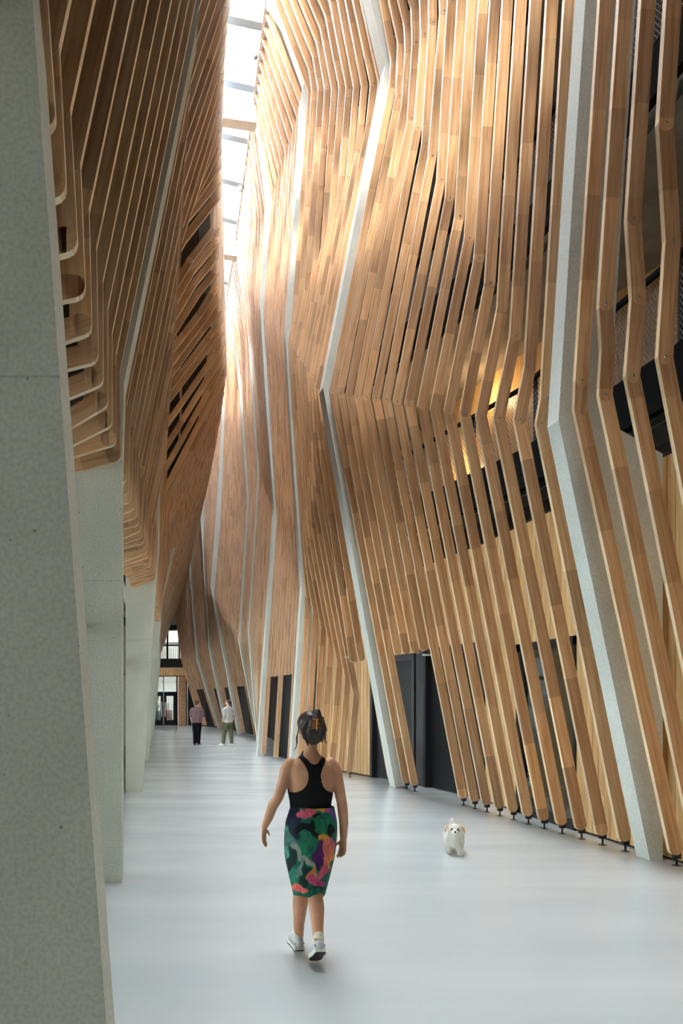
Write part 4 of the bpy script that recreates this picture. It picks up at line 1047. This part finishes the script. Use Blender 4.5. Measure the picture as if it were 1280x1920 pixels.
# ---- two men talking at the far end
def man(X, Y, rz, label, shirt, trouser, hairm, skin, arms, legs, sleeve, shoes, curls, head_yaw=0, hgt=1.0, pitch=0):
    p = empty('person', (X, Y, 0), None, rz); tag(p, label, 'person')
    p.scale = (hgt,)*3
    tor = spline([(1.50, .055, .055, -.01), (1.46, .1, .07, -.012), (1.42, .18, .095, -.008), (1.36, .205, .115, 0), (1.24, .19, .12, .006), (1.1, .165, .112, .006), (1.0, .165, .112, .0), (.92, .172, .118, -.006), (.84, .165, .115, -.006)], 3)
    bm = bmesh.new(); tube(bm, [(0, t[3], t[0]) for t in tor], [(t[1], t[2]) for t in tor], 20)
    limb(bm, [(0, -.01, 1.44), (0, .005, 1.53), (0, .02, 1.58)], [.065, .057, .055], 14)
    T = head(bm, (0, .03, 1.64), 1.02, head_yaw, pitch)
    for side, (el, wr, hd, th, nn) in arms.items():
        s_ = -1 if side == 'l' else 1
        limb(bm, [(s_*.17, 0, 1.41), (s_*.2, 0, 1.365), Vector((s_*.215, 0, 1.37)).lerp(Vector(el), .55), el, Vector(el).lerp(Vector(wr), .35), wr], [.055, .056, .048, .041, .041, .028], 12)
        hand(bm, wr, hd, th, nn, .35, 1.0)
    for hip, kn, an in legs: limb(bm, [hip, Vector(hip).lerp(Vector(kn), .5), kn, Vector(kn).lerp(Vector(an), .35), an], [.095, .082, .06, .056, .038], 14)
    remeshed('body', bm, .011, 4, skin, p)
    face_parts(T, p, hairm, mat('lip', lin(178, 112, 98), .4)[0])
    # shirt
    bm = bmesh.new(); sh = spline([(1.525, .07, .068, -.008), (1.49, .1, .085, -.01), (1.455, .19, .11, -.008), (1.39, .238, .14, 0), (1.3, .225, .14, .004), (1.22, .212, .14, .006), (1.05, .2, .138, .004), (.93, .2, .14, 0), (.88, .2, .14, 0)], 3)
    tube(bm, [(0, t[3], t[0]) for t in sh], [(t[1], t[2]) for t in sh], 24)
    for side, (el, wr, hd, th, nn) in arms.items():
        s_ = -1 if side == 'l' else 1; a = Vector((s_*.18, 0, 1.415)); b_ = Vector((s_*.215, 0, 1.36)); e = Vector(el); w = Vector(wr)
        if sleeve == 'short': limb(bm, [a, b_, b_.lerp(e, .45), b_.lerp(e, .8)], [.072, .08, .075, .078], 14)
        else: tube(bm, [a, b_, b_.lerp(e, .5), e, e.lerp(w, .5), w.lerp(e, .06)], [.072, .078, .064, .056, .05, .042], 14)
    remeshed('shirt', bm, .012, 5, shirt, p)
    bm = bmesh.new(); tube(bm, [(0, 0, .97), (0, -.005, .9), (0, -.004, .8)], [(.185, .13), (.19, .135), (.178, .13)], 20)
    for hip, kn, an in legs:
        h, k, a = Vector(hip), Vector(kn), Vector(an); tube(bm, [h+Vector((0, 0, .05)), h.lerp(k, .5), k, k.lerp(a, .5), a+Vector((0, 0, -.02))], [.11, .098, .08, .072, .066], 16)
    remeshed('trousers', bm, .012, 5, trouser, p)
    for hip, kn, an in legs:
        a = Vector(an); d_ = Vector((.25*(1 if a.x > 0 else -1)*.3, 1, 0)).normalized(); h0 = Vector((a.x, a.y-.05, .006)); shoe(p, h0, h0+d_*.27, (0, 0, 1), shoes[0], shoes[1], w=.046)
    bm = bmesh.new()
    if curls:
        ball(bm, (0, .01, 1.705), (.088, .105, .08), 16); ball(bm, (0, -.045, 1.67), (.08, .06, .08), 14)
        r = random.Random(2)
        for k in range(60):
            a = r.uniform(0, 6.28); e = r.uniform(-.2, 1.4); q = Vector((.086*math.cos(a)*math.cos(e), .01+.1*math.sin(a)*math.cos(e), 1.70+.085*math.sin(e)))
            if q.y > .07 and q.z < 1.73: continue
            ball(bm, q, r.uniform(.014, .024), 8)
    else:
        ball(bm, (0, -.004, 1.69), (.083, .105, .087), 18); ball(bm, (0, -.05, 1.65), (.075, .055, .075), 12)
    R = Matrix.Translation((0, .03, 1.642))@Matrix.Rotation(head_yaw, 4, 'Z')@Matrix.Translation((0, -.03, -1.655)); bmesh.ops.transform(bm, matrix=R, verts=bm.verts[:])
    # clear the face
    for v in bm.verts:
        lo = R.inverted()@v.co
        if lo.y > .075 and lo.z < 1.70: v.co = R@Vector((lo.x, .06, lo.z))
    remeshed('hair', bm, .009, 2, hairm, p)
    return p
man((369-VX)*26.6/F, 26.6, -.35, 'man with curly brown hair in a mauve t-shirt and black trousers',
    cloth_mat('mauve_cotton', lin(132, 108, 112), .9), cloth_mat('black_cotton', lin(22, 22, 24), .9), hair_mat('curly_brown', lin(66, 44, 26), lin(136, 100, 58)), skin_mat('fair_skin', lin(224, 176, 150)),
    {'l': ((-.235, -.02, 1.12), (-.225, .06, .9), (0, .25, -1), (.3, 1, 0), (1, 0, 0)), 'r': ((.25, .02, 1.12), (.27, .12, .9), (.02, .3, -1), (-.3, 1, 0), (-1, 0, 0))},
    [((-.09, 0, .87), (-.085, .01, .48), (-.085, -.01, .1)), ((.09, 0, .87), (.07, .03, .48), (.06, .04, .1))], 'short', (M['black'], M['white']), True, -.5, .985, .0)
man((428-VX)*26.4/F, 26.4, .62, 'man in a pale long sleeved shirt and olive trousers facing the curly haired man',
    cloth_mat('pale_linen', lin(208, 206, 202), .9), cloth_mat('olive_cotton', lin(102, 106, 82), .9), hair_mat('short_grey_brown', lin(52, 44, 44), lin(96, 86, 84)), skin_mat('rosy_skin', lin(226, 172, 150)),
    {'l': ((-.25, -.03, 1.12), (-.215, .08, .93), (.1, .35, -1), (.6, .8, 0), (1, 0, 0)), 'r': ((.28, -.06, 1.14), (.21, .06, .95), (-.15, .3, -1), (-.6, .8, 0), (-1, 0, 0))},
    [((-.09, 0, .87), (-.13, .1, .48), (-.16, .12, .1)), ((.09, 0, .87), (.11, -.02, .48), (.12, -.06, .1))], 'long', (M['white'], M['white']), False, .5, 1.0, .0)

# ------------------------------------------------------------------ dog
dog = empty('dog', (3.37, 7.95, 0), None, math.pi-.36); tag(dog, 'small fluffy white dog with tan ears trotting towards the viewer', 'dog')
FUR = cloth_mat('white_fur', lin(244, 242, 236), .95, 40, .1); TAN = cloth_mat('tan_fur', lin(222, 182, 138), .95, 40, .15)
bm = bmesh.new()
limb(bm, [(0, -.2, .185), (0, -.1, .185), (0, .02, .185), (0, .08, .2)], [(.075, .075), (.085, .085), (.088, .09), (.07, .085)], 16)
limb(bm, [(0, .06, .2), (0, .1, .26), (0, .12, .3)], [.07, .06, .055], 14)
ball(bm, (0, .13, .3), (.072, .07, .058), 16)
limb(bm, [(0, .17, .285), (0, .215, .275)], [(.036, .032), (.026, .022)], 12)
limb(bm, [(0, .16, .25), (0, .17, .225)], [.04, .025], 10)
for sx, ty in ((-1, .11), (1, .03)): limb(bm, [(sx*.05, .06, .18), (sx*.055, (.06+ty)/2+.01, .1), (sx*.055, ty, .05), (sx*.055, ty+.02, .022)], [.04, .03, .026, .026], 12)
for sx, ty in ((-1, -.24), (1, -.13)): limb(bm, [(sx*.05, -.17, .19), (sx*.06, -.13, .12), (sx*.06, ty-.01, .075), (sx*.06, ty+.01, .022)], [.055, .04, .026, .026], 12)
limb(bm, [(0, -.23, .23), (0, -.27, .3), (.01, -.24, .35)], [.025, .024, .018], 10)
body = remeshed('body', bm, .008, 3, FUR, dog)
rnd = random.Random(9)
V, Fc = [], []
polys = body.data.polygons
for k in range(9000):
    p = polys[rnd.randrange(len(polys))]; c = p.center; n_ = p.normal
    if c.y > .185 and c.z > .26: continue
    ln = rnd.uniform(.016, .036) if c.z > .06 else .012
    dr = (n_*.7+Vector((rnd.uniform(-.5, .5), rnd.uniform(-.5, .5), -.75))).normalized(); s_ = dr.orthogonal().normalized()*.0028
    b0 = len(V); V += [c-s_, c+s_, c+dr.cross(s_), c+dr*ln+Vector((0, 0, -.004))]
    Fc += [(b0, b0+1, b0+3), (b0+1, b0+2, b0+3), (b0+2, b0, b0+3)]
V = [(v[0], v[1], max(.002, v[2])) for v in V]
coat = mesh_obj('coat', V, Fc, FUR, dog); coat['kind'] = 'stuff'
for sx in (-1, 1):
    bm = bmesh.new(); limb(bm, [(sx*.05, .12, .335), (sx*.085, .125, .325), (sx*.1, .13, .29), (sx*.098, .135, .262)], [(.02, .012), (.028, .012), (.026, .01), (.014, .007)], 10, (0, 1, 0))
    e = bm_obj('ear', bm, TAN, dog, True)
    bm = bmesh.new(); ball(bm, (sx*.031, .193, .305), .0115, 10); bm_obj('eye', bm, M['black'], dog, True)
    bm = bmesh.new(); ball(bm, (sx*.036, .18, .298), (.02, .012, .022), 10); bm_obj('cheek_patch', bm, TAN, dog, True)
bm = bmesh.new(); ball(bm, (0, .24, .284), (.014, .01, .011), 10); bm_obj('nose', bm, M['black'], dog, True)

# ------------------------------------------------------------------ small fittings
rl = empty('room_fill_lamp', (wx+1.3, 10.1, 2.75)); tag(rl, 'flat fill lamp added to brighten the room behind the tall window', 'lamp')  # added light source, keeps the room behind the glass from going black
m, nt, b = mat('fill_lamp_panel', lin(245, 245, 240), .5); b.inputs['Emission Color'].default_value = (1, .97, .9, 1); b.inputs['Emission Strength'].default_value = 4
boxes('panel', [(-.5, .5, -.5, .5, 0, .04)], m, rl); boxes('frame', [(-.54, .54, -.54, .54, .03, .06)], M['white'], rl)
for (x, y, d, nm) in ((479, 96, 19.5, 'nearest'), (451, 348, 24.8, 'second'), (436, 552, 31.0, 'farthest')):
    p = W(x, y, d); l = empty('spotlight', p); tag(l, f'white tube spotlight on the skylight kerb, {nm} of three', 'spotlight', 'spotlights along the skylight')
    bm = bmesh.new(); bmesh.ops.create_cone(bm, cap_ends=True, segments=14, radius1=.07, radius2=.085, depth=.36); bm_obj('barrel', bm, M['white'], l, True)
    bm = bmesh.new(); bmesh.ops.create_cone(bm, cap_ends=True, segments=14, radius1=.06, radius2=.06, depth=.03, matrix=Matrix.Translation((0, 0, -.19))); bm_obj('lens', bm, M['glass'], l)
    box('bracket', (0, xr(d)+.05-p.x, -.02, .02, .05, .09), M['white'], l)
for (x, y, d, nm) in ((652, 1232, 15.3, 'left of the kinked column'), (800, 1228, 11.75, 'above the wide double door')):
    p = W(x, y, d); o = box('door_sign', (-.075, .075, -.01, .01, -.015, .015), M['white']); o.location = p
    tag(o, f'thin white blade sign {nm}', 'sign')
p = W(652, 1318, 16.45); o = empty('switch_plate', (plan(16.45)-.012, 16.45, p.z)); tag(o, 'small steel switch plate on the plank wall behind the woman', 'switch')
boxes('plate', [(-.006, .006, -.04, .04, -.07, .07)], M['chrome'], o); boxes('rocker', [(-.012, -.006, -.015, .015, -.03, .03)], M['white'], o)
